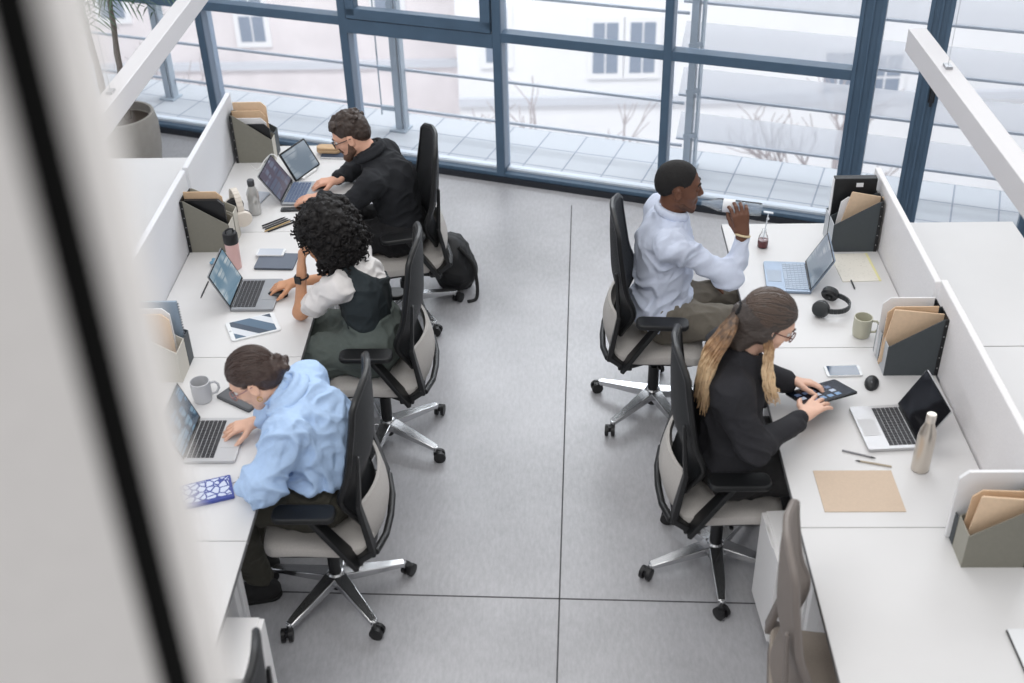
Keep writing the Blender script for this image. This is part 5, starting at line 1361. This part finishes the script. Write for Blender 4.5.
for k in range(260):
    q0 = Rg.random() ** .5; a = Rg.uniform(0, 2 * PI); c1, s1 = q0 * math.cos(a), q0 * math.sin(a)
    st = Vector(tie) + Vector(l) * (.016 * c1) + Vector(u) * (.016 * s1)
    end = Vector((.600, 3.715, 1.02 + Rg.uniform(-.09, .07))) + Vector((.030 * c1, .075 * s1, 0))
    m1 = Vector((.675, 3.735, 1.285)) + Vector((.030 * c1, .052 * s1, .020 * c1)); m2 = Vector((.615, 3.715, 1.17)) + Vector((.030 * c1, .070 * s1, 0))
    ph = Rg.uniform(0, 6); pts = []
    for p_, e in zip(spline([st, m1, m2, end], 6), range(99)): pts.append(p_ + Vector((math.sin(e * .8 + ph) * .005, math.cos(e * .7 + ph) * .006, 0)))
    b.tube(pts, [.0050 - .0036 * (i / len(pts)) ** 2 for i in range(len(pts))], 5)
for k in range(46):                                # loose strands falling in front of the near shoulder
    q0 = Rg.random() ** .5; a = Rg.uniform(0, 2 * PI); c1, s1 = q0 * math.cos(a), q0 * math.sin(a)
    st = P(.01, -.074, -.03); st = Vector(st) + Vector((.012 * c1, .008 * s1, 0)); m1 = Vector((.838, 3.70, 1.19)) + Vector((.016 * c1, .014 * s1, 0))
    m2 = Vector((.842, 3.665, 1.09)) + Vector((.022 * c1, .016 * s1, 0)); en = Vector((.872 + .02 * c1, 3.655 + .012 * s1, 1.02 + Rg.uniform(-.03, .04))); ph = Rg.uniform(0, 6)
    pts = [p_ + Vector((math.sin(e * .9 + ph) * .006, math.cos(e * .8 + ph) * .004, 0)) for p_, e in zip(spline([st, m1, m2, en], 6), range(99))]
    b.tube(pts, [.0042 - .003 * (i / len(pts)) ** 2 for i in range(len(pts))], 5)
o = b.build('ponytail', hb, t, smooth=True)
o['label'] = 'ponytail with blonde ends'
blaz = cloth('black_wool', (37, 37, 42), .08, .3)
S = SDF(); torso(S, J, .028, k=.06); arms(S, J, .022, upto=.90, k=.04)
S.cap(J['neck'] + A(-.01, 0, -.04), J['neck'] + A(.01, 0, .055), .084, .070, k=.03)
S.ell(A(.735, 3.79, .70), (.165, .20, .12), k=.05)
S.cut(J['neck'] + A(0, 0, .055), nrm((.45, 0, .86))); S.cap(J['neck'] + A(.0, 0, -.01), hc + A(-.01, 0, -.03), .050, .056, k=.006, op='s')
S.ell(J['neck'] + A(.115, 0, -.02), (.06, .045, .12), k=.01, op='s'); S.cut((0, 0, .585), (0, 0, -1))
sculpt('blazer', S, blaz, t, .0055, 1, fold=.013, fs=12, along=(.5, .3, -.7))
S = SDF()
for sg in (-1, 1):
    S.cap(J['neck'] + A(-.05, sg * .055, .015), J['neck'] + A(.075, sg * .068, -.06), .018, .020, k=.01); S.cap(J['neck'] + A(.075, sg * .068, -.06), A(.860, 3.79 + sg * .022, .90), .024, .014, k=.01)
S.cap(J['neck'] + A(-.055, -.05, .018), J['neck'] + A(-.055, .05, .018), .018, k=.02)
sculpt('lapels', S, blaz, t, .005, 1)
S = SDF(); torso(S, J, .008, k=.05); S.cut((0, 0, .66), (0, 0, -1)); S.cut(J['neck'] + A(.02, 0, -.03), nrm((.5, 0, .9)))
sculpt('top', S, cloth('black_jersey', (22, 22, 24)), t, .007, 1)
trousers(t, J, cloth('charcoal_wool', (38, 37, 38)), (0, 0, .74), .022)
shoes(t, J, mat('pale_grey_suede', (170, 172, 176), .8), mat('sole_white', (222, 222, 222), .7))
# the tablet in her hands
tb = thing('tablet', 'black tablet with app tiles held by the woman with the ponytail', 'tablet', (1.135, 3.958, .815), R_(23))
Tt = Matrix.Rotation(R_(-14), 4, 'X')
MB(Tt).prism(rsq(.125, .083, .010), .008).build('body', bez, tb, bevel=.0015)
b = MB(Tt); b.box((0, 0, .0043), (.236, .152, .0008)); scn = b.build('screen', mat('tablet_dark_screen', (26, 32, 44), .1), tb)
for i in range(5):
    for j in range(3):
        if RNG.random() < .8: MB(Tt).box((-.095 + i * .036, -.048 + j * .038, .0049), (.024, .024, .0006)).build('app_tile', mat('tile_%d' % ((i * 3 + j) % 3), [(96, 124, 156), (150, 160, 176), (70, 84, 110)][(i * 3 + j) % 3], .3, emit=.5), scn)
